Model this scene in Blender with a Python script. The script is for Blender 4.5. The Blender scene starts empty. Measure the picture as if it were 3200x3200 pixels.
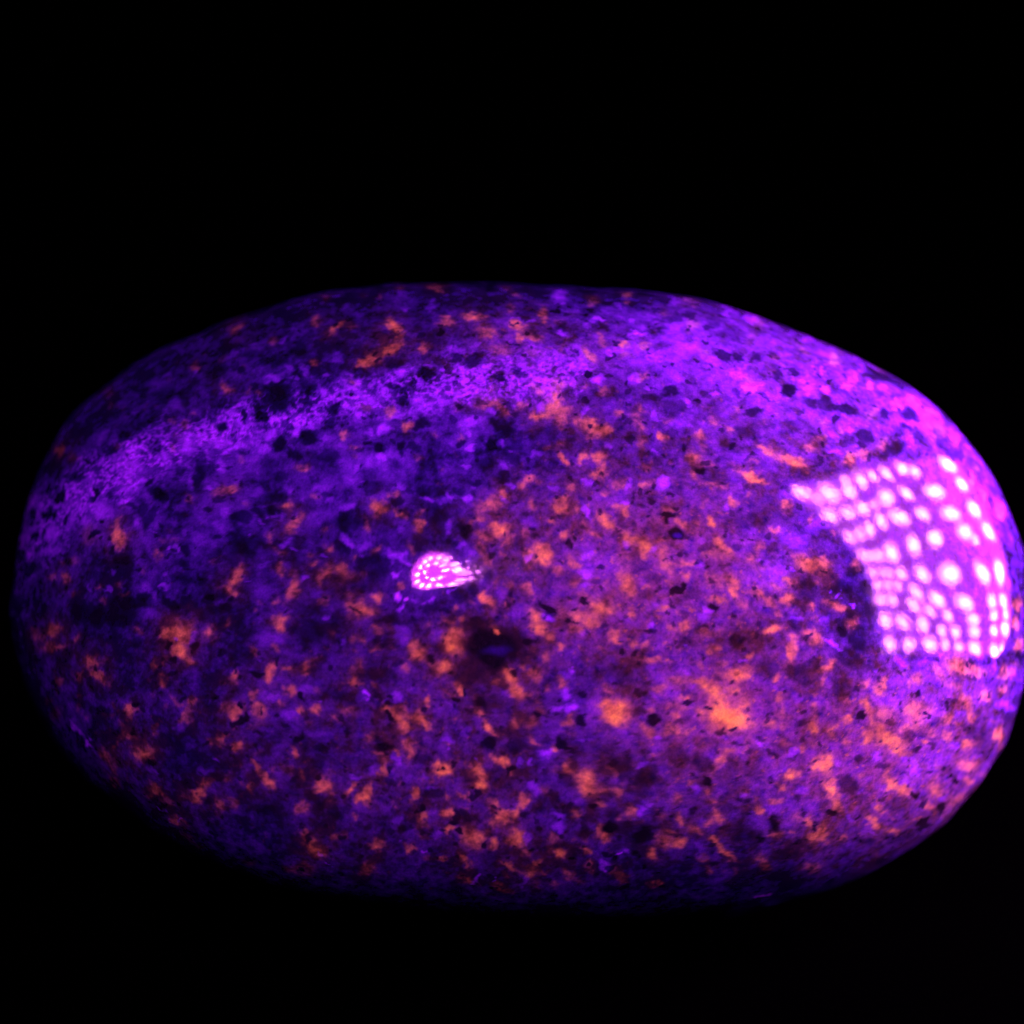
# A polished fluorescent stone under ultraviolet lamps, in the dark.
import bpy, math
import numpy as np
from mathutils import Matrix, Vector

scene = bpy.context.scene
MM = 0.001
PITCH = math.radians(24.0)                       # the camera looks down at the stone by this much
RIGHT = np.array([1.0, 0.0, 0.0])
UP = np.array([0.0, math.sin(PITCH), math.cos(PITCH)])
BACK = np.array([0.0, -math.cos(PITCH), math.sin(PITCH)])
AXES = np.stack([RIGHT, UP, BACK], 1)            # columns: viewer's right, up, towards viewer
LIFT = 40.0                                      # mm, set again once the stone's lowest point is known

# ------------------------------------------------------------------ camera
cam_data = bpy.data.cameras.new('camera')
cam = bpy.data.objects.new('camera', cam_data)
scene.collection.objects.link(cam)
scene.camera = cam
cam_data.sensor_width = 36.0
cam_data.lens = 36.0 * 400.0 / 100.3
cam_data.clip_start = 0.005
cam_data.clip_end = 20.0
cam_data.dof.use_dof = True
cam_data.dof.focus_distance = 0.380
cam_data.dof.aperture_fstop = 15.0

# ------------------------------------------------------------------ world: a dark room, no sky, no sun
world = bpy.data.worlds.new('World')
scene.world = world
world.use_nodes = True
world.node_tree.nodes['Background'].inputs['Color'].default_value = (0, 0, 0, 1)
world.node_tree.nodes['Background'].inputs['Strength'].default_value = 0.0

# ------------------------------------------------------------------ picture settings
scene.view_settings.view_transform = 'Standard'
scene.view_settings.look = 'None'
scene.view_settings.exposure = 0.0
scene.view_settings.gamma = 1.0
scene.view_settings.use_curve_mapping = False
scene.render.engine = 'CYCLES'
scene.cycles.use_denoising = True
scene.cycles.max_bounces = 4
scene.cycles.use_light_tree = True
scene.cycles.sample_clamp_indirect = 4.0

# ------------------------------------------------------------------ lamps (built below): near-ultraviolet light as a camera sees it
LAMP_COLOUR = (0.80, 0.16, 1.0)
SIDE_STRENGTH, SIDE_GLOW = 200.0, 12.0             # flood lamp at the right
FRONT_STRENGTH, FRONT_GLOW = 520.0, 24.0          # torch above the camera

SIDE_CENTRE = (135.33, 29.82, 35.32)
SIDE_DIR = (0.9251, 0.3298, 0.1885)
SIDE_HULL = [(-55.9, 43.6), (-40.6, 36.9), (-30.3, 35.8), (-12.9, 35.9), (15.5, 34.3), (60.0, 36.8), (91.4, 34.4), (84.4, 17.1), (95.1, 2.8), (99.6, -13.8), (111.2, -36.9), (126.3, -65.0), (34.4, -47.8), (-26.8, -25.0), (-37.0, -22.4), (-36.8, -10.3), (-35.5, -0.3), (-36.1, 6.2), (-40.2, 16.6), (-47.3, 27.5)]
SIDE_FACETS = '-48.91 37.07 5.00 -4.46 -1.55 -1.06;-43.66 32.31 1.16 -1.52 -1.12 -0.42;-38.14 32.21 3.62 -3.63 -2.61 -1.26;-29.64 33.33 0.70 -1.52 -2.01 -0.44;-30.17 30.04 1.11 -3.35 -2.51 -0.42;-23.16 31.41 0.12 -3.37 -2.73 -0.16;-16.66 31.19 1.63 -2.50 -2.13 -0.62;-8.56 30.47 1.98 -3.03 -3.16 -0.82;4.64 30.87 4.20 -1.78 -5.12 -1.87;13.40 29.16 5.73 -0.21 -3.94 -2.29;65.10 33.34 8.33 -2.83 -15.64 -3.44;63.75 23.80 2.54 -3.42 -12.59 -1.97;-16.00 23.33 3.85 -2.22 -3.52 -2.12;-3.67 22.34 3.56 -2.83 -3.10 -0.98;20.31 21.09 13.18 -0.97 -5.30 -2.72;25.58 12.06 13.42 -1.82 -4.94 -2.18;62.01 11.73 6.77 -3.51 -12.01 -1.03;0.04 14.50 4.61 -2.53 -3.53 -1.26;-14.02 15.99 5.50 -2.93 -2.87 -1.81;-28.00 23.05 2.49 -2.62 -2.06 -1.07;-22.84 22.62 0.73 -1.89 -1.21 -0.24;-34.65 24.03 2.61 -2.90 -1.83 -0.99;-41.88 26.11 2.99 -3.64 -1.76 -0.86;-22.99 17.12 0.61 -3.47 -2.08 -0.17;-28.79 16.06 -0.27 -3.31 -1.94 0.17;-33.19 16.13 0.55 -2.78 -1.48 -0.10;-37.51 16.87 1.85 -3.45 -1.28 -0.37;-12.37 6.59 -0.56 -3.74 -3.88 0.23;1.76 6.14 5.21 -2.43 -5.53 -1.84;33.33 5.33 11.12 -1.86 -6.91 -1.90;43.67 2.02 7.48 -0.33 -2.13 -1.17;73.61 3.93 9.21 -2.67 -12.19 -0.86;-23.62 6.80 1.10 -4.17 -3.02 -0.31;-28.65 7.30 1.05 -2.85 -1.25 -0.22;-31.56 8.02 1.06 -2.47 -1.22 -0.27;-34.75 9.29 1.09 -3.12 -1.33 -0.22;5.12 -5.87 9.24 -3.51 -6.09 -2.63;-12.81 -2.81 3.24 -3.48 -2.87 -0.79;41.24 -10.51 8.64 -6.20 -9.93 -0.25;73.76 -13.53 1.55 -6.99 -14.29 1.07;-22.35 -0.37 1.92 -2.17 -1.79 -0.75;-27.24 1.17 1.30 -1.94 -0.98 -0.35;-30.03 2.19 1.04 -1.61 -0.97 -0.35;-33.63 3.08 1.04 -2.07 -1.36 -0.38;-33.01 -1.44 1.53 -1.37 -1.49 -1.06;-29.15 -2.34 0.91 -1.65 -1.14 -0.33;-25.32 -3.58 1.75 -2.01 -1.06 -0.49;-18.08 -7.36 3.22 -3.67 -1.91 -0.62;-7.74 -11.73 5.16 -3.69 -3.28 -0.99;13.48 -16.93 11.54 -3.86 -4.11 -1.57;52.15 -22.80 7.06 -3.39 -9.11 0.49;79.26 -26.59 10.37 -4.17 -10.97 0.83;21.92 -23.92 11.22 -2.87 -1.95 -1.37;56.32 -28.89 12.03 -3.01 -3.33 -1.44;88.78 -33.48 9.57 -3.41 -8.88 0.45;-2.37 -18.12 4.82 -2.54 -2.14 -0.70;-13.23 -14.31 3.66 -2.72 -1.41 -0.56;-20.84 -10.85 3.26 -3.17 -1.43 -0.64;-28.97 -7.04 1.40 -2.38 -1.72 -0.54;-33.52 -5.81 1.55 -1.88 -1.69 -0.86;-33.59 -12.58 0.86 -3.38 -2.33 -0.26;-26.85 -14.81 2.72 -3.34 -1.96 -0.82;-17.93 -17.62 2.17 -3.07 -2.68 -0.50;-7.78 -21.79 2.46 -2.49 -2.51 -0.27;2.52 -24.35 4.73 -2.85 -3.60 -0.56;23.65 -28.99 10.63 -4.05 -2.70 -1.35;59.64 -36.78 9.46 -4.60 -9.28 0.70;91.72 -41.05 10.38 -5.13 -15.80 1.64;-33.92 -20.55 0.92 -3.02 -2.54 -0.35;-25.96 -22.28 2.35 -2.20 -2.15 -1.15;-15.68 -24.50 4.50 -2.93 -2.51 -1.30;-5.85 -26.84 2.72 -2.29 -2.72 -0.44;6.22 -31.34 6.31 -4.06 -2.25 -1.17;28.01 -38.98 13.22 -8.91 -6.29 -0.61;71.95 -51.79 15.58 -9.56 -11.98 0.87;100.06 -56.09 16.11 -8.63 -13.73 0.88'
FRONT_CENTRE = (-6.91, 108.81, 303.38)
FRONT_DIR = (-0.0005, 0.3812, 0.9245)
FRONT_HULL = [(-47.6, -32.7), (-49.1, -6.5), (-44.6, 20.7), (-29.2, 36.7), (-15.2, 44.0), (-3.9, 42.2), (8.2, 33.5), (19.2, 16.7), (27.9, 3.6), (32.6, -13.1), (32.8, -22.6), (27.4, -34.1), (10.9, -37.7), (-20.1, -42.3)]
FRONT_FACETS = '-11.89 33.53 3.70 -2.79 -1.10 -2.81;0.47 31.41 3.62 -2.55 -0.13 -2.78;-20.46 28.47 3.99 -0.48 0.42 -4.23;-29.33 18.15 3.87 4.02 2.97 -3.23;-35.46 1.00 5.33 -0.17 -0.00 -5.49;-35.52 -17.51 5.46 7.47 3.22 -3.31;-24.86 -29.21 5.88 7.05 2.52 -3.13;-9.24 -29.91 6.47 7.20 2.13 -3.31;9.77 -29.81 6.37 -3.36 -0.35 -3.72;25.42 -29.24 3.43 -0.57 0.29 -3.26;30.52 -21.79 2.07 1.53 0.56 -2.95;33.42 -20.37 1.10 -0.51 0.34 -2.62;31.09 -8.64 2.02 -3.35 0.21 -2.63;24.78 0.99 4.49 -6.39 0.14 -4.34;20.14 12.89 4.48 -2.96 0.49 -2.42;9.90 24.90 3.64 -4.81 -0.61 -1.92;-1.61 22.27 4.25 -0.05 1.07 -3.39;8.81 15.60 3.67 -2.53 0.13 -2.75;-14.11 19.75 3.19 1.78 1.69 -2.89;-18.51 6.01 4.06 -0.39 0.44 -6.16;-14.50 -7.93 4.02 -2.12 -0.78 -3.32;-2.30 -14.32 4.09 -3.54 -1.24 -3.64;9.47 -11.07 4.03 -0.74 0.45 -3.64;13.91 4.28 3.69 2.41 1.28 -3.14'

MINERALS = '''
T 0 1000
O 565 1210 65 50 -60 .7;720 1290 70 45 30 .3;1130 1190 60 30 0 .35;1750 975 55 55 0 .6;1605 945 35 35 0 .4;1830 850 50 22 10 .5;1615 1210 40 40 60 .5;1690 1100 50 30 -30 .35;1800 1670 65 25 50 .65;1850 450 60 35 -70 .5;1040 810 40 30 0 .3;280 1680 50 15 90 .4;1100 1890 40 40 0 .5;1160 1770 40 20 -20 .35;1600 580 40 20 0 .25;1020 690 70 40 -20 .25
D 720 1490 95 45 0 .9;580 1670 70 40 -50 1;920 1620 30 80 0 1;890 1690 50 35 0 .9;460 1830 65 60 -60 1;290 1850 40 50 0 .9;1065 1620 45 55 0 .7;1500 1640 130 65 25 1;1390 1540 50 30 -60 .9;830 1345 40 30 0 .9;1100 1350 40 15 -40 .6;985 850 60 60 0 .6;740 990 70 50 0 .6;1080 920 80 35 -20 .6;1160 1100 60 60 0 .8;1050 1230 80 50 -30 .8;1470 1190 70 70 0 .7;1320 690 80 35 0 .5;1600 700 140 110 0 .6;1450 930 60 60 0 .6;1870 1440 50 130 10 .8;1340 1780 60 80 0 .8;1440 1840 50 100 0 .7;1320 1170 40 40 0 .5;540 1350 80 50 0 .4;420 1620 70 40 -20 .6;610 1890 40 60 0 .8;1230 1750 50 30 0 .8;1640 1400 70 60 0 .4;1640 1520 50 25 -20 .6;1850 930 70 60 0 .7
V 1230 1420 170 130 -30 .8;1260 1560 130 50 -25 1;1180 1700 90 35 -25 1;1120 1310 130 60 -35 .6;1530 1290 100 60 0 .9;1500 1470 90 40 0 .7;850 1540 120 170 20 .55;700 1750 120 120 0 .6;960 1800 120 120 0 .7;1000 1640 40 80 0 .6;1780 1180 120 120 0 .9;1900 1080 60 100 0 .9;1680 960 50 40 0 .7;1490 1090 50 30 0 .6;1640 1020 50 40 0 .6;540 1750 60 40 0 .7;550 1880 80 50 0 .6;350 1730 60 100 40 .5;230 1880 30 60 20 .4;1800 1480 40 90 15 .6;1870 150 60 30 -30 .4;1700 250 50 40 0 .35;1570 520 80 40 -30 .4;1830 520 40 40 0 .5;1420 1770 30 20 0 .6;1500 560 100 30 -20 .3;1680 800 90 70 0 .4;930 1110 40 30 0 .3;1260 870 60 40 0 .35
T 640 860
O 300 490 85 45 -50 .75;160 770 50 25 0 .3;185 1085 70 55 30 .6;1220 490 100 40 -25 .7;1040 440 60 40 0 .55;1760 465 85 55 35 .9;1830 580 50 40 0 .7;1740 690 120 45 -20 .75;1530 780 120 45 -20 .8;1460 800 50 45 0 .8;1030 830 40 30 -30 .7;1390 1010 60 25 20 .6;1320 1510 45 35 40 .65;1410 1620 45 30 0 .75;1375 1705 25 20 0 .7;910 1790 75 35 0 .6;380 1745 40 25 0 .5;495 1120 25 40 0 .5;395 1100 20 35 0 .45;1740 1280 50 60 30 .6;1900 1420 45 55 0 .75;1510 1250 60 30 0 .45;390 870 30 25 0 .3;650 600 40 50 0 .4;1130 205 50 25 0 .45;1490 200 30 20 0 .4;1650 180 40 30 0 .35;1850 100 60 30 0 .35;1400 490 60 30 0 .4
D 690 1140 150 120 30 1;650 1030 130 35 -20 .9;140 880 110 120 0 .7;190 690 60 80 30 .6;360 910 50 50 0 .8;890 720 110 90 0 .8;570 1320 80 55 20 1;385 1330 35 55 0 1;145 1420 70 60 0 .9;150 1230 70 60 0 .7;260 1230 50 40 0 .7;1240 1260 90 55 -60 .9;1180 1410 60 50 0 .7;990 1540 110 70 30 1;700 1600 60 50 -20 .9;840 1680 80 60 0 .9;1390 1130 30 25 0 1;1180 1720 150 80 -10 .8;1620 1640 70 60 20 1;1860 1640 50 70 0 .9;1480 690 70 60 0 .6;1270 640 70 50 0 .7;1790 800 100 50 -20 .8;1450 900 80 60 0 .6;1800 1070 130 60 10 .8;1860 1190 60 60 0 .8;460 730 100 40 -10 .5;650 810 100 50 0 .5;1000 560 50 40 0 .6;450 1060 50 40 0 .8;950 1060 110 90 0 .6;1060 900 60 50 0 .6;750 330 120 60 0 .4;1090 280 60 30 0 .5;1250 370 60 40 0 .5;1600 170 60 30 0 .5;1400 200 80 40 0 .4;1750 240 70 40 0 .5;1530 1580 50 25 0 .9;1440 1640 40 30 0 .7;630 1780 60 60 0 .5;380 1690 60 30 0 .7;40 1800 50 80 0 .6;1060 1900 60 40 0 .6;700 1900 80 50 0 .5;1400 1440 60 40 0 .6
V 640 960 150 60 -20 .6;800 880 60 60 0 .5;810 980 40 30 0 .6;1130 1100 60 80 0 .8;1290 1110 60 40 40 1;1140 1210 150 30 -25 .9;1460 1100 120 60 0 .8;1560 1170 130 70 0 .8;1650 1090 50 50 0 .9;1840 910 70 60 0 1;1580 990 30 60 0 .8;710 1320 70 40 -20 1;350 1400 150 60 20 .9;430 1330 40 60 0 .7;620 1510 90 50 -25 .95;480 1420 80 40 -30 .9;110 1560 130 55 0 .95;280 1620 200 50 -15 .95;560 1640 70 60 30 .8;850 1440 80 80 0 .9;1000 1430 60 50 40 .9;1050 1380 40 30 0 .9;380 1170 60 40 0 .6;270 1320 80 50 0 .75;1450 1340 90 50 0 .95;1800 1300 100 60 0 .8;1700 1440 80 80 0 .9;1560 1500 100 60 0 .7;1650 1750 100 80 0 .85;1380 1830 60 80 0 .7;150 1780 100 120 0 .75;470 1740 60 50 0 .6;840 1630 40 30 0 .7;1150 1580 150 60 -20 .6;900 1310 120 60 0 .65;740 600 60 30 -20 .55;450 640 80 40 -20 .4;270 730 120 40 -20 .4;1200 760 100 50 0 .4;1130 940 50 25 0 .7;940 920 60 40 0 .6;1860 180 60 40 0 .5;780 270 80 30 -15 .4;950 250 80 30 -10 .35;1300 290 60 40 0 .35;1880 310 60 50 0 .5;830 510 60 30 -10 .4
T 1280 860
O 610 390 110 45 10 .7;340 450 100 40 -5 .6;110 690 65 45 0 .6;1010 480 80 60 20 .75;720 550 110 50 0 .5;1030 610 50 40 0 .75;1140 570 110 40 10 .6;850 700 120 50 20 .5;1270 350 60 70 0 .6;1260 440 40 30 0 .6;1180 740 120 25 10 .35;1410 430 50 20 0 .45;1400 1150 130 50 60 .8;1410 1030 80 70 0 .5;1380 1250 130 140 0 .7;1230 1320 100 35 15 .85;1420 1390 80 50 0 .65;1190 1080 90 40 40 .55;1050 1230 60 50 0 .55;720 1210 110 80 10 .65;850 1210 80 60 20 .5;920 1300 60 40 20 .5;450 1210 70 80 0 .35;800 1075 50 20 10 .45;1730 1420 140 60 35 .75;1850 1450 70 50 0 .7;1590 1370 70 60 0 .5;1720 1500 50 25 -30 .5;1450 1720 110 35 45 .8;1790 1730 60 40 30 .85;1830 1850 60 45 90 .85;1660 1700 60 40 -30 .75;1780 1880 60 40 -40 .75;1640 1780 30 50 0 .55;1110 1910 60 30 0 .7;1290 1630 40 20 0 .5;1420 1580 50 25 0 .5;500 1510 40 25 20 .55;220 1510 40 20 0 .4;15 1400 30 60 0 .7;300 1840 40 25 0 .3;1710 740 110 40 40 .6;1790 590 80 35 30 .5;1850 1090 70 40 0 .5;1830 660 50 20 -10 .6;1450 680 50 40 0 .45;1720 220 80 40 0 .35;230 110 130 30 10 .45;930 320 60 30 0 .35;1010 205 40 30 0 .4;920 100 40 25 0 .35;1650 1050 40 30 0 .5;90 1720 40 25 0 .4
D 790 125 85 35 5 1;1405 325 60 35 10 1;1430 445 40 25 10 .7;760 380 50 25 20 .8;270 560 60 45 0 1;200 600 100 60 0 .6;430 490 60 30 0 .5;160 920 85 75 0 1;450 965 32 25 0 1;430 770 60 50 0 .8;610 800 120 55 -5 .85;820 970 100 40 -5 .9;1020 900 80 40 20 .8;1540 935 40 30 0 .7;1690 930 45 30 0 1;1890 965 30 30 0 .7;1570 735 40 30 0 .7;460 1210 60 55 0 .85;700 1190 70 60 20 .7;1110 1235 25 30 0 .8;950 1205 25 30 0 .6;1000 1310 50 30 0 .7;970 1380 40 30 0 .6;1630 1210 70 35 25 .85;1490 1110 50 70 -30 .6;1520 1180 50 60 0 .6;770 1590 65 75 0 1;820 1640 60 40 30 .8;1000 1600 80 60 0 .6;890 1450 110 60 30 .6;1290 1480 110 90 20 .5;720 1790 90 70 0 .6;100 1380 60 90 0 .8;380 1380 50 60 0 .6;490 1550 60 40 -20 .8;50 1630 80 50 0 .8;950 1730 120 60 20 .6;1340 1750 50 30 20 .7;1550 1760 30 60 0 .7;1430 1820 50 30 20 .6;1230 170 80 70 0 .6;80 170 100 50 0 .6;230 1560 40 30 0 .5;880 1890 60 40 0 .8;20 1030 40 30 0 .8;150 750 60 30 0 .5;1200 1160 40 30 0 .5;1640 300 50 25 0 .6;1620 405 40 20 0 .5;1800 490 40 20 0 .5;1500 800 100 50 0 .4;1330 950 60 40 0 .4
V 370 1010 80 35 0 1.1;680 980 80 40 10 1;510 900 80 30 0 .9;500 1080 250 30 -5 .9;200 830 80 25 -10 .8;90 1050 50 40 0 1;100 1180 110 80 0 .85;300 1190 100 60 0 .8;440 710 130 40 0 .75;900 920 80 40 10 .8;1050 840 80 50 25 .9;1160 880 50 30 0 .95;1040 960 60 25 0 .9;1200 980 100 50 0 .8;1450 930 60 60 0 .95;1560 840 50 50 0 .9;1660 870 60 40 0 .9;1530 1000 60 40 0 .9;1790 1000 100 70 0 1;1900 720 60 60 0 .95;1610 1090 50 30 0 .9;1240 1230 80 50 0 .8;570 1390 140 90 0 .85;590 1580 70 45 0 .85;760 1320 80 40 0 .7;860 1600 40 50 0 .7;1180 1680 70 50 0 .65;540 1790 40 30 30 .8;350 1780 60 30 30 .5;1410 200 90 60 0 .75;1770 425 90 35 10 1;1660 470 50 40 0 .85;1440 540 60 50 0 .8;1000 400 60 30 0 .7;1120 410 50 30 0 .7;1630 1290 50 50 0 .7;950 1660 40 30 0 .6;900 1830 80 40 20 .6;1640 1820 60 40 0 .6;1870 1620 60 60 0 .5;1040 800 40 40 0 .7;220 280 60 50 0 .5;640 640 50 30 0 .6;1310 770 40 30 0 .7;140 1450 200 40 0 .4
T 1920 880
O 1660 1690 140 45 15 1;1440 1580 130 40 22 .75;1340 1850 130 40 25 .95;1180 1760 120 30 30 .5;450 1450 35 55 -30 .85;820 1460 60 50 0 .7;260 1220 30 40 0 .8;1070 1370 60 40 30 .65;920 1290 70 50 30 .5;1160 1200 40 25 0 .6;760 1650 80 60 0 .6;750 1820 45 65 -20 .7;870 1725 110 25 10 .6;240 1390 40 70 0 .5;200 1310 80 70 0 .45;1830 1570 90 50 20 .55;1900 1500 40 30 0 .6;90 580 70 40 10 .75;290 600 60 30 0 .6;130 140 50 35 0 .55;730 400 80 60 0 .35;1360 390 60 40 10 .5;850 680 50 40 0 .45;260 880 60 35 0 .65;1780 640 90 25 45 .45;1260 920 60 40 0 .4;1290 560 60 60 0 .25;480 1280 60 30 20 .45;860 1560 40 40 0 .5;40 1240 40 50 0 .55;250 1520 50 40 0 .45;360 1690 30 25 0 .5;80 690 60 30 0 .4;40 1890 60 60 0 .5;300 1890 80 40 0 .55;290 1750 40 40 0 .5;540 1700 30 15 0 .5;1440 1300 30 25 30 .55;1500 710 40 40 0 .4;700 180 100 40 5 .4;460 270 60 40 0 .35;1300 1700 50 30 0 .5
D 1640 1010 100 85 20 1;1520 880 60 40 -40 .8;1690 860 110 30 15 .8;530 1040 90 55 -20 .9;360 1110 90 50 -10 .75;500 1190 80 70 30 .6;600 1180 60 50 0 .6;785 1110 40 30 30 1;1000 700 90 50 0 .85;1150 710 80 40 10 .8;1340 720 70 40 10 .75;1320 1230 120 40 -10 .85;1160 1050 40 50 0 .7;1870 1140 90 50 0 .8;1090 1560 45 38 20 1;820 1790 45 45 -20 1;860 1720 50 25 10 .8;540 1430 60 70 -20 .55;1230 1400 130 90 0 .5;430 1670 50 50 0 .6;240 180 90 60 0 .6;390 260 30 25 0 .7;700 320 70 40 0 .7;530 340 100 40 0 .5;870 560 40 30 0 .8;110 1330 40 25 0 .7;485 765 25 25 0 .8;310 870 22 20 0 .8;115 520 30 30 0 .7;115 1050 30 30 0 .7;155 1180 25 20 0 .7;40 800 40 25 0 .6;20 570 30 30 0 .8;960 1690 25 20 0 .6;1240 1690 30 30 0 .6;320 1590 25 20 0 .6;1510 1360 40 25 20 .6;1400 1070 60 25 20 .6;930 400 80 50 0 .5;1100 500 140 60 10 .4;860 1040 50 40 20 .6;960 1850 90 80 0 .5;1770 1230 30 25 0 .6;1190 1150 40 30 0 .5;730 1490 25 20 0 .5;1740 1350 120 60 0 .4
V 230 500 100 45 10 1.2;1280 350 140 45 18 1.3;1060 270 70 35 20 1;550 440 120 70 0 .75;680 620 200 90 10 .95;380 690 140 50 0 .95;780 570 60 30 20 .9;1150 860 160 90 25 1;1270 1010 100 70 0 1.2;1390 970 60 40 30 1;1820 960 90 40 5 1.2;1830 1060 70 40 0 1.1;1660 910 60 30 30 1;970 1045 60 25 10 1.2;680 1130 60 60 30 .85;1360 1130 90 50 10 .95;900 770 150 80 0 .8;200 880 70 60 0 .9;600 900 120 60 10 .8;350 990 90 40 0 .8;380 1270 60 40 20 .8;40 640 50 50 0 .9;40 240 50 50 0 .6;1820 530 80 50 25 .9;1500 580 100 50 0 .7;1640 480 60 40 0 .7;1070 380 70 40 10 .7;170 370 50 40 0 .8;560 170 60 40 10 .7;700 170 60 40 10 .7;1040 640 150 60 0 .6;710 1370 40 50 0 .7;400 1560 50 40 30 .7;440 1890 40 50 0 .7;1250 1560 50 40 30 .6;1560 1160 60 40 10 .7;490 1200 25 30 0 .8;1530 1370 70 60 0 .6;1870 820 60 50 0 .9;1240 790 60 30 10 .9
T 2560 1000
O 140 360 70 60 0 .6;270 1310 55 90 -15 .75;390 1260 90 60 0 .6;590 1150 60 70 -30 .6;10 970 40 40 0 .5;310 860 40 40 0 .5;1120 1030 120 40 25 .45;20 1140 30 40 0 .6;880 1080 40 30 0 .4;500 870 50 70 0 .35;580 480 70 30 30 .35;1380 1310 60 35 35 .4;1480 1380 40 50 -20 .4;1080 1100 60 50 0 .3;200 1040 40 30 0 .45;240 1680 60 30 -30 .35
D 200 830 200 70 10 .95;60 780 80 80 0 .8;150 940 60 50 30 .9;420 1080 80 90 0 .85;390 1160 60 50 0 .8;700 1200 130 80 -10 .8;630 1290 60 40 0 .8;620 880 80 60 0 .85;850 890 90 50 30 .85;840 1020 80 40 10 .85;950 1100 50 70 0 .7;700 880 40 40 0 .7;580 540 170 50 15 .85;440 500 50 60 0 .7;740 600 110 30 20 .8;95 575 35 30 0 .9;250 1110 90 50 -10 .6;1150 1170 80 40 20 .7;1270 1260 100 40 35 .7;1390 1320 60 40 30 .6;30 1310 35 25 0 .8;465 1310 30 40 0 .7;50 450 60 25 10 .5;540 720 40 40 30 .5;1330 1160 40 25 30 .5;1500 1410 40 40 30 .5;730 1060 90 50 20 .5;290 400 90 20 30 .4
V 270 640 70 60 0 1.3;440 640 80 50 10 1.25;620 660 100 40 15 1.1;720 790 100 45 15 1.3;900 780 130 80 35 1.2;1050 890 100 60 35 1.2;60 660 80 60 10 1.1;20 490 40 40 0 1.1;330 350 80 40 25 1;330 480 90 60 0 .9;300 1010 100 50 -10 .85;90 1080 70 70 0 .8;800 730 70 50 0 .9;880 1150 100 60 20 .8;1250 1020 70 40 40 1.1;1300 1110 80 50 45 1.15;1400 1220 60 40 40 1.1;1430 1500 60 120 -15 1.2;1540 1650 60 120 -15 1.2;1700 1800 80 100 -15 1.3;650 1030 60 50 0 .8;300 550 40 40 0 1.2;1030 1050 60 50 20 .9;390 950 60 40 0 .7;150 1220 90 40 0 .8
T 0 1600
O 1115 230 75 115 -5 1;1100 110 40 60 0 .8;605 630 45 75 15 .7;470 610 45 35 0 .5;500 1100 60 70 40 .65;370 1150 50 60 0 .45;515 1280 75 50 -30 .65;450 1260 60 80 50 .4;710 1190 45 60 20 .5;1700 1130 130 130 0 1;1560 1140 90 55 -40 1;1710 1290 90 90 20 1;1770 1370 60 30 30 .9;870 1410 70 70 0 .7;930 1560 110 45 35 .7;740 1530 45 70 20 .5;550 1570 40 45 0 .5;1525 1600 45 80 0 .75;1430 1420 40 55 0 .65;1560 1400 20 70 0 .5;1810 1790 45 40 0 .75;1680 1780 90 30 45 .45;1240 1880 70 60 -60 .75;1185 780 30 20 0 .9;970 850 45 25 50 .55;930 700 30 30 0 .55;1115 690 20 30 0 .5;560 475 25 35 0 .65;1480 400 45 50 0 .6;1310 1120 40 40 0 .5;850 200 70 90 0 .35;720 450 60 60 0 .3;690 770 40 30 0 .4;1000 1400 60 60 0 .25;750 1750 25 25 0 .4;520 1690 25 25 0 .35;1060 1820 25 30 0 .4;1580 1840 25 20 0 .4;740 1840 30 25 0 .35;1350 550 50 30 0 .3;1640 270 60 20 0 .35;1540 280 30 25 0 .4;1600 180 30 25 0 .4;1430 1725 20 15 0 .4;850 270 30 30 0 .35;450 1780 30 30 0 .3
D 895 195 50 45 0 1;960 105 28 25 0 1;1070 350 40 50 -20 1;1140 430 90 80 0 .8;1180 380 60 60 0 .7;330 240 70 50 30 .9;280 530 110 90 -20 .9;180 420 60 60 0 .7;300 40 50 50 0 .8;440 40 50 50 0 .9;610 100 40 40 0 .8;415 195 20 25 0 .8;380 380 25 20 0 .8;630 470 60 50 0 .7;860 950 200 110 0 .85;1150 870 200 90 0 .9;1150 1000 200 90 0 .8;1340 800 70 60 0 .9;1600 860 80 50 0 .9;920 600 80 60 0 .6;1290 550 30 22 0 .9;1480 255 40 25 0 .9;1750 350 60 30 0 .8;1750 460 60 40 0 .7;1800 520 40 25 0 .7;1580 1250 40 40 0 1;1640 1380 60 40 10 1;1860 1240 40 50 0 .9;1490 1230 40 40 0 .7;1300 1230 60 50 0 .7;1500 1450 35 30 0 .8;1440 1530 40 30 0 .7;990 1440 50 40 0 .7;850 1590 40 40 0 .7;800 1530 60 60 0 .6;1290 1830 30 30 0 .9;1740 1750 30 30 0 .9;1340 1880 40 30 0 .8;1380 100 60 120 0 .7;180 900 50 40 0 .8;440 930 80 60 0 .6;600 1350 100 80 0 .5;320 1400 60 60 0 .5;980 450 40 60 0 .5;1700 620 90 60 0 .5;800 1120 120 80 0 .5;1600 160 100 60 0 .4
V 230 250 45 130 20 .8;480 200 90 100 0 .7;520 330 70 60 0 .6;450 340 40 90 45 .6;690 100 70 80 0 .7;960 40 100 50 0 .8;1280 90 40 100 0 .7;640 180 70 50 0 .6;320 170 60 50 0 .6;310 610 90 30 -30 .6;410 510 30 30 0 .6;470 620 40 25 0 .5;1590 360 35 30 0 .9;1670 340 40 60 0 .7;1430 220 80 15 -5 .7;1400 700 100 100 0 .5;1480 800 50 70 0 .5;1580 725 45 35 0 .7;1550 590 30 40 0 .6;1730 200 60 70 0 .5;1320 480 80 60 0 .4;1650 1180 35 28 0 1;1840 1150 40 50 0 .5;1400 980 120 70 0 .4;1010 730 40 40 0 .6;250 990 40 30 0 .5;840 740 25 25 0 .5;1010 300 25 25 0 .6;1070 570 25 25 0 .5;1480 30 50 40 0 .6;1560 450 120 80 0 .35;170 720 50 60 0 .4
T 640 1500
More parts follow.
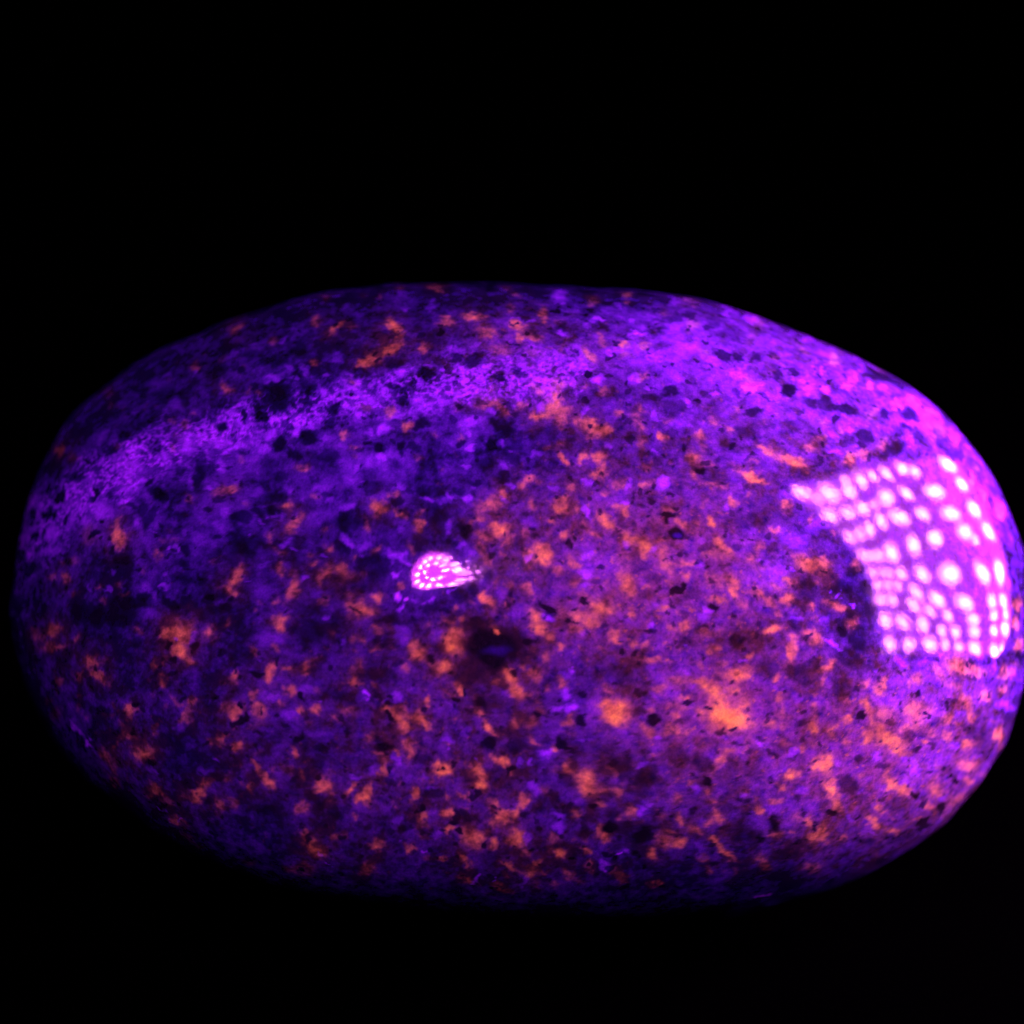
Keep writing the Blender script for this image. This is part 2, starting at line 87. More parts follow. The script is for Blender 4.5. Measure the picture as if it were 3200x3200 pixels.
O 200 90 130 45 -15 .75;110 130 60 35 0 .5;780 250 55 45 0 .8;820 400 110 50 -45 .8;800 480 50 45 0 .7;890 350 60 40 -30 .7;1635 250 70 90 -25 .85;1840 300 75 35 10 .65;1800 140 50 30 30 .6;1715 125 35 25 0 .6;1520 420 40 50 0 .55;300 900 100 60 -60 .8;235 1030 70 55 20 .85;690 840 50 60 0 .65;820 880 35 35 0 .6;840 1030 65 110 10 .8;1130 910 110 45 -55 .65;1280 860 70 60 0 .7;1160 660 50 40 20 .6;1010 795 50 28 0 .6;980 700 35 30 0 .45;1465 1220 135 70 10 .9;1480 1150 30 40 0 .8;1400 1100 60 22 0 .5;1620 1110 60 45 30 .75;720 1345 60 65 0 .9;770 1300 40 25 -30 .7;690 1170 60 25 -15 .6;650 1575 35 60 -25 .75;600 1820 70 90 20 .9;770 1800 55 35 0 .8;920 1770 65 40 -25 .8;1390 1880 65 35 0 .85;1390 1800 30 25 0 .6;1450 1740 25 70 -15 .6;270 1860 45 55 20 .85;165 1900 35 30 0 .7;40 1430 60 60 0 .7;120 1520 50 40 0 .4;205 1340 40 40 0 .5;470 1615 35 40 0 .7;470 1255 35 25 0 .5;1605 1610 55 22 -10 .7;1510 1510 25 45 -30 .6;1610 1390 35 30 0 .65;1660 1430 50 50 0 .4;1130 1120 50 45 0 .45;1420 1490 40 30 0 .45;1340 1300 20 50 0 .5;1640 650 40 30 0 .6;1430 735 25 25 0 .6;1135 495 35 30 0 .5;1060 150 60 35 20 .5;610 580 25 25 0 .5;600 500 40 50 0 .5;740 700 60 30 40 .45;660 655 40 25 0 .35;1490 900 30 30 0 .4;115 745 50 25 0 .45;1000 1720 60 20 -20 .5;945 1680 25 15 0 .55;1190 1440 25 20 0 .5;1850 1030 50 25 -30 .75;1920 1560 30 70 0 .8;1760 1400 40 40 0 .3;1300 930 150 80 0 .3;1890 1790 40 60 0 .45;1920 640 40 50 0 .4;1760 1560 25 20 0 .4;40 290 30 30 0 .4;380 230 40 40 0 .35;500 1160 25 15 0 .5;800 1180 40 25 0 .35;1420 1610 25 20 0 .5;300 1925 30 15 0 .7
D 650 295 90 35 10 1;670 170 100 80 0 .8;360 360 90 70 0 .8;500 310 80 40 0 .7;60 1120 80 35 -10 1;170 1210 60 40 -10 .8;350 670 150 90 -20 .7;300 740 120 60 0 .6;470 580 100 60 0 .6;1330 410 120 60 10 .7;1550 80 90 60 0 .6;1810 200 60 45 0 .8;1300 670 80 60 0 .7;460 1840 80 50 10 1;350 1660 120 80 0 .5;980 1450 120 140 0 .7;970 1200 140 80 0 .5;1600 830 150 130 0 .6;1500 760 60 60 0 .5;1200 980 100 70 0 .45;115 1680 25 22 0 .8;340 30 40 35 0 .9;1170 130 60 30 0 .7;110 170 60 40 0 .7;1250 1330 110 80 0 .5;880 590 110 60 10 .5;1060 560 60 50 0 .5;160 1530 60 40 0 .6;1760 1340 90 50 0 .6;330 1340 60 50 0 .5;1820 1720 50 40 0 .6;1730 1830 60 60 0 .6;1600 1850 120 50 0 .5;880 760 60 60 0 .4;170 1080 80 60 0 .6;140 750 40 25 0 .7;930 980 40 40 0 .5;1700 600 80 60 0 .4;70 1300 110 90 0 .5;1450 1000 150 60 0 .4
V 200 290 110 80 0 .6;500 120 90 80 0 .5;70 60 60 50 0 .7;800 110 60 50 0 .6;1100 60 120 50 0 .6;1350 250 120 60 0 .6;1220 180 60 40 0 .6;1350 580 100 50 30 .7;1500 580 110 60 0 .6;500 380 25 25 0 .8;420 490 30 25 0 .6;140 420 120 90 0 .5;760 590 80 40 -10 .6;840 640 40 18 10 .8;930 920 40 30 0 .8;1100 740 40 20 0 .6;1800 720 120 60 20 .8;1880 770 50 40 0 .9;1810 910 50 50 0 1.1;1825 1100 28 28 0 1.6;1890 1140 25 25 0 1.7;1850 1200 45 30 -30 1;1130 1300 50 30 0 .7;1500 700 40 25 0 .6;700 330 60 50 0 .5;600 330 30 15 0 .8;1480 40 50 20 0 .7;1840 60 100 60 0 .6;1080 380 90 60 0 .45;640 1480 200 130 0 .45;560 1050 150 120 0 .4;440 950 60 15 -25 .5;1860 480 80 60 0 .5;1070 1050 60 60 0 .4;500 1670 30 25 0 .5;550 790 60 60 0 .45;1300 1500 60 50 0 .4;800 1640 250 60 0 .3;1850 1450 80 120 0 .5;1580 1080 50 40 0 .5
T 1280 1500
O 690 1110 50 75 10 1;755 1150 75 45 40 1;840 460 85 70 10 .95;910 570 50 50 0 .85;890 160 60 55 0 .8;740 230 140 70 0 .6;680 350 50 50 0 .55;590 400 50 25 -50 .6;1440 150 65 55 0 .75;1430 250 60 70 0 .85;1250 700 110 90 30 1;1390 840 65 60 0 .75;1200 640 60 40 0 .6;1090 700 60 60 0 .6;1050 510 60 70 -30 .5;1150 220 50 60 0 .55;1330 380 55 40 0 .65;1470 510 60 50 0 .7;1560 760 100 35 55 .75;1850 380 120 50 45 .85;1750 500 45 40 0 .65;1660 420 80 40 60 .5;1550 240 60 50 60 .5;1540 980 50 45 0 .65;1780 910 40 30 0 .65;1170 1290 60 90 -30 .8;1220 1390 100 50 35 .85;1310 1480 45 55 0 .75;820 1400 90 40 25 1.3;420 1540 110 120 30 .95;430 1440 80 60 0 .8;400 1570 70 60 0 1.15;80 1640 80 80 -30 .9;50 1540 60 60 0 .6;310 1790 110 60 -5 .9;190 1760 60 40 20 .6;940 1850 60 110 -35 .9;1200 1820 90 60 0 .65;1075 1745 35 30 0 .65;1410 1590 60 28 20 .75;1640 1590 40 30 0 .6;1830 1600 70 20 5 .6;1430 1230 100 100 0 .4;1560 1280 120 80 0 .6;1780 1200 150 130 0 .8;1700 1340 110 60 20 .75;1580 1410 100 40 5 .7;1640 1100 80 50 0 .5;1900 1480 40 60 0 .6;920 1170 25 28 0 .8;945 1000 45 60 0 .55;1130 1050 50 70 -30 .6;740 740 80 50 50 .55;680 650 60 50 0 .5;860 680 30 30 0 .6;90 440 60 60 40 .6;440 1190 35 25 0 .65;490 1310 40 35 0 .6;360 1320 70 25 20 .55;1850 110 60 50 0 .5;1060 50 60 50 0 .6;1190 10 80 20 0 .5;720 540 110 40 15 .5;95 320 30 25 0 .5;570 1440 60 20 -10 .5;840 960 30 50 0 .45;180 1370 60 30 0 .35;1860 950 40 40 0 .4;1290 1660 50 60 0 .5;1440 1900 50 40 0 .6;450 1925 80 20 0 .5;560 1160 30 20 0 .45;1580 550 60 40 0 .4;1520 60 80 40 45 .5;830 1920 60 30 0 .5
D 530 490 75 85 -20 1;760 1490 160 70 5 1.2;900 1530 130 90 0 1;780 1700 140 130 0 1.1;1100 1520 60 60 20 1.1;650 1450 110 60 -10 1;680 1600 90 60 0 1;930 1650 110 60 0 .9;800 1640 200 110 0 .9;620 1340 110 50 -10 .8;600 1040 70 60 0 .8;1300 1210 100 40 20 1.1;1240 1180 50 40 30 1.1;1500 595 40 38 0 1;1575 560 30 25 0 .9;780 685 28 40 0 1;200 1700 40 45 0 1;890 815 30 25 20 .9;990 235 50 25 10 .8;1640 1150 40 35 -20 1;1550 1205 30 25 0 .9;1490 1330 60 30 10 .9;1440 1410 40 20 0 .9;1560 1340 40 20 0 .8;150 100 100 50 0 .6;290 380 120 110 0 .6;200 270 80 60 0 .5;450 80 60 40 0 .7;640 20 60 40 0 .8;880 15 70 40 0 .8;250 600 120 50 0 .4;200 1220 120 50 -10 .7;480 1100 100 60 0 .6;1090 320 60 25 10 .6;1000 450 40 60 0 .5;980 600 100 50 30 .6;1070 790 50 40 0 .6;960 1060 50 60 0 .6;750 890 60 70 0 .5;1430 330 25 18 0 .6;1400 640 60 60 0 .4;1900 490 40 30 0 .6;1790 940 80 40 0 .5;880 1750 60 60 0 .8;960 1820 50 30 0 .8;1820 1400 50 30 0 .6;1840 1460 30 20 0 .6;290 1610 80 60 0 .5;540 1800 150 130 0 .5;1300 1900 60 50 0 .5;1850 1780 100 80 0 .5;1430 900 200 90 10 .35;700 870 60 60 0 .4;1080 950 100 60 0 .4;30 110 50 40 0 .5;1040 670 30 20 0 .7
V 390 440 60 50 0 .6;520 160 80 50 0 .8;360 160 60 40 0 .7;150 190 60 25 10 .8;600 60 60 40 0 .5;290 200 100 50 0 .5;480 640 100 60 0 .65;560 720 120 60 -15 .5;1660 270 100 40 55 .95;1670 720 60 60 0 .8;1650 860 110 90 0 .75;1650 1000 60 60 0 .7;370 1060 80 14 -20 .9;170 1140 80 14 -30 .9;40 1140 60 40 0 .7;1280 1310 90 50 20 .8;1510 1790 45 35 0 1;1560 1740 25 20 0 .95;1700 40 80 40 0 .7;1130 400 120 80 0 .4;1090 720 40 25 0 1.1;880 210 40 40 0 .8;1670 1430 60 50 0 .6;870 1060 80 100 0 .4;1010 1250 120 60 0 .4;250 1490 100 60 0 .4;1480 1850 80 50 0 .5;1350 40 60 40 0 .6;1850 700 80 70 0 .45;950 50 40 30 20 .6;700 170 60 50 0 .4
T 1920 1500
O 270 640 100 60 35 1;120 560 130 60 50 .85;200 570 100 60 0 .8;110 310 60 60 50 .8;30 260 40 30 0 .7;1010 610 100 50 60 .85;1060 680 45 70 0 .8;920 700 130 60 0 .5;890 390 40 65 -20 .9;1120 930 80 60 40 .85;1120 1040 60 80 0 .8;960 960 110 90 0 .5;960 1140 100 35 0 .85;1360 1080 120 40 25 .85;1470 1150 60 60 50 .6;1615 1110 65 50 0 .85;1620 970 70 30 25 .85;1500 1010 80 30 10 .6;1480 1420 100 38 5 1;1280 1630 35 45 0 .9;980 1540 60 40 15 .85;890 1590 55 40 20 .75;1650 1640 50 110 -15 .85;1540 1850 45 50 0 .85;1150 1850 110 80 20 1.1;1240 1790 90 50 0 .7;830 1900 180 50 0 .9;590 1880 90 60 0 .6;120 980 80 110 -15 .9;50 900 50 50 0 .7;650 1390 70 55 -20 .9;510 1410 60 30 20 .75;410 1280 50 28 30 .85;500 1200 50 40 0 .85;160 1240 55 50 0 .9;20 1500 40 60 0 .85;310 1570 50 30 10 .7;200 1550 45 50 40 .65;350 1710 80 30 5 .75;490 1710 40 28 0 .7;850 1430 120 30 -5 .55;1820 820 130 60 0 .75;1600 230 60 70 -30 .75;1500 470 60 25 0 .7;1130 220 40 30 0 .8;1110 170 25 50 0 .7;950 70 160 35 5 .5;670 770 90 40 0 .7;680 890 40 50 0 .7;520 820 90 60 50 .6;310 990 20 60 0 .7;540 940 50 30 0 .6;890 910 40 50 -20 .6;1290 750 80 60 -30 .65;1350 640 60 50 -60 .6;1380 830 60 60 0 .4;1830 1210 30 55 -20 .75;1560 1280 40 40 20 .5;1880 1490 60 90 -20 .7;1780 1440 50 40 0 .7;1880 1330 40 30 0 .4;240 50 30 60 0 .6;510 270 100 50 0 .6;630 420 80 50 30 .65;740 400 40 40 40 .6;420 580 100 30 0 .6;480 690 90 50 50 .6;1000 320 30 15 0 .7;1270 110 25 30 0 .5;820 230 25 30 0 .5;870 190 20 20 0 .6;370 390 90 60 0 .3;1040 540 20 20 0 .6;1860 380 30 50 0 .5;1050 1700 50 50 50 .5;470 1560 40 30 0 .6;600 1260 30 40 0 .5;40 1190 30 40 0 .6;270 1200 30 40 0 .5;1170 1350 25 60 0 .5;630 1600 30 30 0 .4;1280 1400 40 30 40 .5;320 1260 20 20 0 .6;700 1190 30 25 0 .6;80 1040 30 90 0 .5;90 780 100 80 0 .35;250 1700 60 30 0 .4;1200 1170 60 60 0 .45;1620 1740 60 60 0 .5;1000 1790 60 40 40 .5;700 1840 40 25 0 .4;830 1730 25 60 0 .5;970 1400 60 20 -20 .6;1900 940 40 30 0 .5
D 500 350 75 45 10 1.2;495 400 35 50 0 1.1;600 525 80 60 10 1.2;570 1030 60 50 0 1.2;655 980 35 35 0 1.1;630 1020 50 30 0 1;915 1220 45 32 5 1;1115 1275 35 30 10 .9;1130 1480 75 70 0 .8;845 1655 28 28 0 .9;850 1380 50 22 0 .8;320 1450 60 35 25 .9;205 1645 40 28 -20 .9;40 1620 25 25 0 1;60 1510 25 20 0 .9;885 810 40 28 -10 .9;645 690 35 30 20 .8;425 990 35 30 20 .8;505 135 28 28 0 .9;360 190 35 30 0 .9;330 100 35 20 0 .9;1455 540 35 40 0 .7;1260 560 28 18 0 .8;1110 310 40 30 0 .7;1330 1440 35 40 0 .8;1350 1330 35 40 -30 .7;1430 1220 30 15 0 .7;1490 1570 28 25 0 .8;1520 1090 40 30 0 .8;1790 1490 35 30 0 .8;1150 640 50 50 0 .6;940 960 25 35 0 .7;770 775 22 18 0 .8;520 730 30 12 0 .7;60 370 60 60 0 .6;350 450 110 70 0 .5;250 780 120 80 0 .55;350 890 130 60 0 .5;870 630 110 60 0 .5;1240 380 180 80 0 .5;1450 330 140 100 0 .4;1800 1000 130 90 20 .8;1800 1100 100 100 0 .7;1740 1800 150 90 0 .75;1450 1780 160 90 0 .5;1480 640 80 70 0 .5;750 1050 80 70 0 .5;300 1070 90 60 0 .5;620 1150 60 50 0 .5;80 1160 25 18 0 .7;60 1320 40 25 0 .7;110 1280 30 30 0 .7;780 80 30 25 0 .6;560 80 70 40 0 .5;200 150 100 40 0 .5;340 290 25 20 0 .7;10 480 25 30 0 .8;60 1850 100 90 0 .6;310 1900 25 20 0 .6;320 1630 80 50 0 .4;610 1575 25 20 0 .6;960 1455 80 25 0 .5;980 1820 40 40 0 .5;1280 1170 50 30 40 .5;1700 1360 60 70 20 .6;1580 740 40 25 0 .6;1060 780 30 20 0 .6;1740 420 25 25 0 .6;1880 480 60 60 0 .4;1230 50 30 30 0 .5;700 1520 80 50 0 .4;1860 1740 60 80 0 .6;640 1300 50 40 0 .5;270 230 50 15 0 .7;130 1080 25 25 0 .5
V 440 40 60 80 -40 .95;110 220 60 50 0 .9;110 50 40 60 -30 .8;330 1390 45 35 0 .9;780 800 60 35 0 .7;870 1270 60 40 30 .9;840 1220 30 40 0 .8;820 1310 100 60 0 .6;1500 870 150 120 0 .6;1700 560 150 120 0 .55;1300 480 120 60 0 .5;1060 240 60 40 -50 .7;1120 130 40 60 0 .6;1650 850 30 25 0 .8;1230 1690 45 25 20 .8;700 1790 40 25 0 .7;700 1590 30 30 0 .6;350 650 50 40 0 .9;120 640 60 60 0 .7;1470 580 100 40 0 .5;960 1390 30 20 0 .7;780 540 80 60 0 .5;400 1160 60 60 0 .5;1720 1290 40 15 20 .7;1600 150 120 60 30 .5;340 1800 120 60 0 .4;1150 60 100 60 0 .4;1400 760 60 40 0 .6;1310 1890 30 30 30 .6;720 150 120 60 0 .35
T 2560 2000
O 60 1150 80 130 -10 1;100 1400 60 110 -25 1;160 1560 60 80 -25 .9;690 960 170 110 30 .95;760 1060 110 40 10 1.05;470 920 90 80 0 .85;580 850 60 80 0 .85;430 620 50 90 -20 .85;500 740 50 100 -15 .7;880 680 140 90 20 .7;620 680 130 90 0 .5;990 960 60 35 20 .9;1060 860 60 60 0 .6;1190 730 70 70 0 .7;1200 900 60 50 0 .65;1380 980 75 45 30 .85;1400 1170 110 90 50 .65;1400 1340 50 50 -40 .7;1300 1500 110 50 -45 .65;1170 1610 60 25 -45 .55;670 1330 110 70 35 .95;620 1270 60 40 0 .7;790 1410 80 80 30 .8;560 1560 50 50 -20 .85;520 1700 100 45 35 .8;690 1800 60 40 20 .75;920 1710 50 35 -10 .6;30 1820 70 90 0 .8;220 1870 30 45 0 .7;140 830 55 65 0 .85;250 750 65 35 0 .8;260 960 35 60 -15 .75;60 240 50 70 40 .65;610 400 50 50 0 .8;540 470 60 45 0 .8;430 420 50 40 30 .55;920 350 80 60 30 .65;830 410 40 40 0 .6;1540 520 60 60 0 .75;1740 460 70 50 0 .65;1460 260 130 80 30 .65;1300 200 80 80 0 .6;1140 300 110 50 45 .5;1250 430 120 50 45 .5;1390 600 90 60 40 .65;1440 720 50 60 0 .7;1310 790 30 30 0 .75;1700 880 55 70 0 .75;1690 990 30 60 0 .5;1620 760 30 30 0 .5;820 820 70 40 -20 .7;900 790 100 40 -20 .6;980 640 100 60 10 .5;1040 1560 45 50 -40 .75;1100 1400 80 90 0 .65;380 1290 50 40 20 .5;250 560 30 40 0 .6;270 850 20 35 0 .6;1880 50 60 80 0 .55;1850 270 50 50 0 .4;820 240 40 25 0 .5;110 210 30 20 0 .5;530 1260 30 30 0 .3;750 320 60 25 -20 .4;350 870 30 30 0 .5;1100 1190 25 60 -20 .5;930 1180 60 40 30 .5;180 640 20 50 0 .4;20 390 30 40 0 .5;320 1500 25 25 0 .35;1530 1290 40 40 -50 .4;600 1130 60 50 0 .35;1010 1390 40 30 0 .4
D 385 730 55 50 10 1.1;930 520 45 50 -40 1;1190 610 40 30 -20 .95;1020 690 30 22 0 .9;1255 1330 45 40 0 1;890 1450 50 40 0 1.05;1050 1260 30 30 0 .85;970 1550 35 30 -10 .9;1160 1580 80 40 -45 1;970 1740 70 40 -20 1;260 1370 120 90 30 .85;590 1200 70 50 10 .75;120 1640 70 35 10 1;350 1670 55 28 -10 .95;745 575 25 25 0 .9;580 1460 35 25 10 .85;830 880 60 60 20 .65;960 870 60 40 0 .6;700 1560 130 80 0 .5;1420 840 100 50 0 .75;1500 900 120 110 0 .6;1750 700 90 60 0 .6;1840 560 40 50 0 .7;1890 160 60 40 0 .8;1450 180 60 30 0 .8;1050 180 50 30 0 .6;635 200 25 25 0 .8;330 200 150 110 30 .7;200 440 120 90 0 .65;420 240 100 60 30 .5;380 1110 50 40 0 .8;920 1040 40 20 -10 .8;1060 1000 60 18 -10 .7;1390 330 60 25 35 .7;1250 580 60 20 10 .7;730 780 50 40 0 .5;1130 740 60 60 0 .5;320 450 35 30 0 .8;490 350 25 20 0 .7;60 650 40 30 0 .5;1560 1050 80 80 0 .5;400 1480 80 40 10 .5;200 1350 60 60 0 .5;780 1850 120 50 -20 .6;440 1890 130 40 0 .6;60 1500 50 100 0 .5;190 900 60 60 0 .4;1780 390 40 25 0 .5;1580 200 30 30 0 .6;980 1500 50 50 0 .6;800 1260 40 15 0 .5;550 740 50 30 0 .5;220 1900 50 25 0 .6
V 140 80 60 18 30 .9;70 20 60 18 25 1;520 285 40 15 30 .8;250 150 90 18 30 .5;900 1220 60 60 30 .9;520 1100 60 60 0 .8;700 1070 60 40 30 .7;850 1150 90 50 20 .7;1000 200 100 60 0 .75;1120 180 40 30 0 .9;750 200 90 70 0 .7;830 1330 110 60 20 .55;1130 1150 130 90 0 .5;960 890 50 25 20 .75;1160 1480 60 40 -30 .6;1750 600 80 60 0 .75;1650 250 60 80 0 .6;1500 1100 60 30 30 .6;1240 1000 80 60 0 .6;190 1160 80 80 20 .6;1830 330 80 80 0 .7;1660 90 100 60 0 .5;500 1790 80 20 30 .6;270 1690 80 40 30 .5;300 1200 60 100 0 .4;1380 60 120 60 0 .5;1300 700 60 60 0 .5;680 520 80 60 0 .4;740 1650 100 60 0 .3
T 100 2200
O 1035 460 95 95 0 .85;930 90 60 55 -50 .75;710 490 90 50 30 .6;760 600 40 80 -20 .55;780 400 25 30 0 .7;830 205 50 20 10 .5;900 290 80 55 -20 .5;1170 225 28 25 0 .55;1180 290 28 35 0 .45;1470 120 110 50 -60 .55;1440 180 50 30 0 .55;1900 60 45 80 -20 .9;1580 840 100 45 -60 .85;1640 750 70 30 -15 .7;1560 900 50 60 30 .8;1150 820 90 45 30 .7;1260 900 60 40 30 .4;1350 1090 75 35 20 .75;1430 1130 60 25 30 .5;760 730 80 30 50 .5;1755 940 45 70 0 .6;1880 920 50 40 0 .4;1780 310 80 22 60 .7;1700 330 40 25 0 .5;1450 870 60 30 0 .35;1850 700 40 40 0 .5;1920 400 25 60 0 .6;1500 1280 140 25 35 .35;1600 1350 60 20 35 .35;900 1030 80 20 40 .3;520 110 25 40 0 .35;430 40 30 25 0 .35;710 110 40 25 0 .35;220 100 60 60 0 .25;1850 290 30 20 0 .4;1270 30 30 20 0 .4;1860 630 30 15 0 .4
D 1110 560 60 45 20 1;965 245 35 35 0 .9;790 260 60 40 0 .6;990 20 40 30 0 .9;1490 760 80 45 0 .75;1700 900 60 45 0 .7;1240 940 40 30 30 .8;1900 170 40 35 0 .9;1400 560 150 90 0 .4;1750 680 60 40 0 .6;1150 890 50 30 0 .5;650 70 60 40 0 .5;1370 340 90 60 0 .4
V 420 230 150 30 47 .8;540 370 25 45 -10 1.2;590 480 60 25 45 .6;1215 975 25 12 20 1.1;1260 1000 25 10 30 .8;1290 1090 20 14 0 1;1415 1105 20 12 0 1;1375 1100 15 12 0 .9;1130 680 90 30 40 .4;1730 490 60 25 30 .3;1400 220 80 40 -30 .4;1640 630 90 60 0 .3;390 140 80 50 30 .4
T 640 2140
O 790 50 45 65 -35 .9;480 110 50 45 0 .65;530 230 80 75 -40 .75;270 240 60 90 -15 .75;200 220 60 50 0 .45;360 210 40 30 0 .45;710 170 45 35 -30 .55;920 250 40 55 -30 .75;1050 230 65 40 30 .75;1350 240 110 50 0 .45;1240 310 40 35 0 .55;1700 240 55 40 0 .95;1800 300 60 70 -45 .9;1860 350 60 40 45 .85;1840 400 70 40 0 .55;1560 470 70 45 -10 .45;340 590 65 60 -30 .8;150 500 70 22 62 .7;70 510 40 30 0 .45;835 620 38 75 -12 .85;500 780 90 25 52 .8;600 890 80 45 40 .85;640 920 40 60 0 .75;660 780 30 35 0 .45;415 960 40 40 0 .65;340 910 20 20 0 .5;910 840 45 25 50 .55;1110 920 75 55 30 .9;1080 970 60 40 -30 .75;1180 1000 40 40 40 .5;1380 980 100 32 -45 1;1500 1070 70 45 -20 1;1540 1000 40 70 25 .9;910 1170 65 60 0 .6;1440 1250 25 35 0 .55;130 1130 50 70 10 .45;240 1090 50 40 0 .3;1035 1540 70 110 -25 .8;960 1410 35 50 -30 .65;1110 1580 80 80 0 .5;1230 1420 40 40 30 .5;1320 1400 60 30 40 .4;1620 1490 55 60 -15 .8;1520 1710 90 60 0 .5;1650 640 60 30 0 .55;1800 640 35 35 0 .8;1670 810 60 45 30 .7;1680 720 60 40 0 .5;1900 560 60 70 0 .6;1910 690 30 50 0 .75;780 800 40 60 -30 .3;30 940 60 35 0 .6;430 410 30 25 0 .6;500 350 60 40 0 .35;280 400 40 20 0 .45;220 460 30 20 0 .4;230 810 30 15 0 .4;300 750 25 18 0 .5;1230 520 25 18 0 .4;1150 820 40 30 0 .4;1300 710 25 18 0 .45;1600 10 30 25 0 .65;1440 5 50 18 0 .65;1060 40 40 25 0 .4;540 630 60 20 -20 .35;400 1680 120 25 10 .3;880 1740 150 50 10 .4;1800 1120 40 25 30 .4;1160 1080 50 40 0 .35;340 1040 25 20 0 .4;1920 1540 20 60 0 .6;1890 250 60 60 0 .5;210 880 25 30 0 .35;1840 920 30 20 0 .5;980 380 40 25 0 .4
D 350 320 85 55 -25 1.1;390 280 40 45 0 1;320 190 32 28 0 1;85 105 32 28 0 .95;475 165 30 22 0 .7;870 95 35 35 0 .95;890 480 85 40 -15 1.1;1080 610 80 60 0 .8;1080 730 80 60 0 .6;1700 580 95 55 10 1.1;1650 500 60 40 0 .6;1770 110 35 30 0 1;1720 190 60 30 -20 .9;1720 300 40 40 0 1;1700 390 40 30 0 .6;1275 300 50 30 20 .8;1370 455 45 30 10 .8;1620 95 35 35 0 .85;1745 810 30 30 0 .9;1330 755 35 22 10 .8;1760 920 45 50 0 .7;850 880 50 40 10 .8;890 960 40 30 0 .6;560 650 55 30 0 .6;100 880 60 40 0 .7;70 1080 60 50 0 .7;1060 1080 80 70 20 .6;1080 1150 40 30 0 .7;1250 1220 80 50 0 .7;1360 1180 60 40 0 .6;590 1180 90 50 0 .6;1000 1430 30 30 20 .8;1890 1350 60 50 0 .8;1760 1380 40 40 0 .8;1680 1220 40 40 0 .6;1720 1100 30 20 0 .7;820 1410 80 60 0 .5;1430 700 120 50 0 .4;1220 100 180 60 0 .5;1450 110 90 50 0 .5;50 750 120 60 0 .5;250 700 100 50 0 .4;240 1220 80 50 0 .5;1480 320 40 20 0 .5;960 620 80 60 0 .4
V 1515 70 35 30 0 1.3;1515 125 25 22 0 1.2;1060 155 35 20 0 .7;1480 110 60 60 0 .5;1080 1610 18 50 -30 .9;1130 1690 40 12 30 .9;1185 1712 30 8 0 .9;640 100 150 80 0 .5;800 290 150 90 0 .5;1800 730 60 80 0 .6;1830 100 90 60 0 .7;1100 470 150 70 0 .4;1430 850 90 50 0 .5;940 40 160 60 0 .5;110 680 50 25 30 .5;560 430 120 50 0 .3;1890 1460 25 15 0 .7;1500 1150 150 60 0 .3;1840 1230 80 60 0 .4;1580 800 60 60 0 .4
T 1280 2140
O 1020 50 80 65 35 1;1060 100 35 40 0 .8;460 40 50 55 0 .85;185 160 40 45 0 .9;130 320 130 40 35 .95;90 230 40 35 0 .6;40 290 80 30 10 .7;700 390 50 60 -30 .8;640 260 50 70 -20 .6;760 430 80 30 30 .75;1000 330 35 50 0 .75;1880 270 105 115 20 1.1;1510 330 50 60 0 .7;1180 540 70 30 50 .65;860 710 95 50 35 1;310 790 110 55 -8 1;650 830 75 60 20 .95;670 930 75 60 -20 .95;560 770 30 20 0 .6;1660 910 100 130 -15 .9;1490 800 40 65 -30 .8;1700 980 110 60 0 .8;1850 1010 100 30 0 .6;1600 830 150 60 20 .5;1790 1120 60 30 0 .6;870 1230 80 70 -35 .85;1070 1110 80 60 -35 .85;990 1220 65 50 -30 .8;790 1110 70 60 30 .55;800 1290 90 60 0 .5;340 1210 85 50 0 .9;390 1190 30 60 0 .8;110 1230 55 60 20 .65;350 1060 45 35 20 .65;500 1040 60 35 30 .5;600 1440 120 110 15 .65;400 1380 60 45 0 .8;800 1510 65 45 -20 .8;1010 1430 110 85 10 .75;1100 1560 60 50 0 .5;1390 1570 85 60 30 .9;1340 1430 70 60 0 .35;1195 1680 50 48 0 .6;1130 1760 110 55 0 .5;940 1700 100 40 20 .65;520 1640 70 45 35 .75;300 1650 40 18 0 .8;30 1550 55 35 10 .65;530 1830 110 35 30 .55;180 1640 50 25 0 .35;1670 1570 60 30 25 .75;1870 1400 60 60 0 .75;1800 1350 60 60 0 .55;1650 1420 40 60 0 .45;1690 1720 45 40 0 .6;1590 1220 50 40 30 .55;1260 970 60 40 30 .4;1240 250 60 25 0 .55;1150 340 70 80 30 .45;1360 630 50 40 40 .75;1270 45 25 22 0 .7;1430 20 50 35 0 .75;1120 70 50 35 -20 .6;1880 60 40 70 -20 .6;35 1010 38 75 -8 .9;10 620 30 80 0 .75;80 600 40 15 0 .5;960 850 50 22 15 .6;1280 1780 35 22 0 .5;890 1790 30 18 0 .55;880 1910 120 30 5 .55;1500 1780 70 35 20 .4;1890 800 40 40 40 .7;340 580 40 35 0 .5;430 300 40 25 -50 .5;460 710 30 25 0 .4;1530 450 30 20 0 .45;1380 1880 60 30 0 .35;1210 1880 90 25 30 .3;1570 1850 60 20 20 .4;220 880 25 20 0 .5;120 1420 40 30 40 .4;130 1320 60 40 0 .35;1380 790 25 25 0 .35;640 120 25 20 0 .6;530 1170 40 20 40 .4;350 80 60 50 0 .4;1550 1420 20 12 0 .7;1900 1750 40 40 0 .35;770 1360 20 15 0 .5;60 530 60 25 0 .5
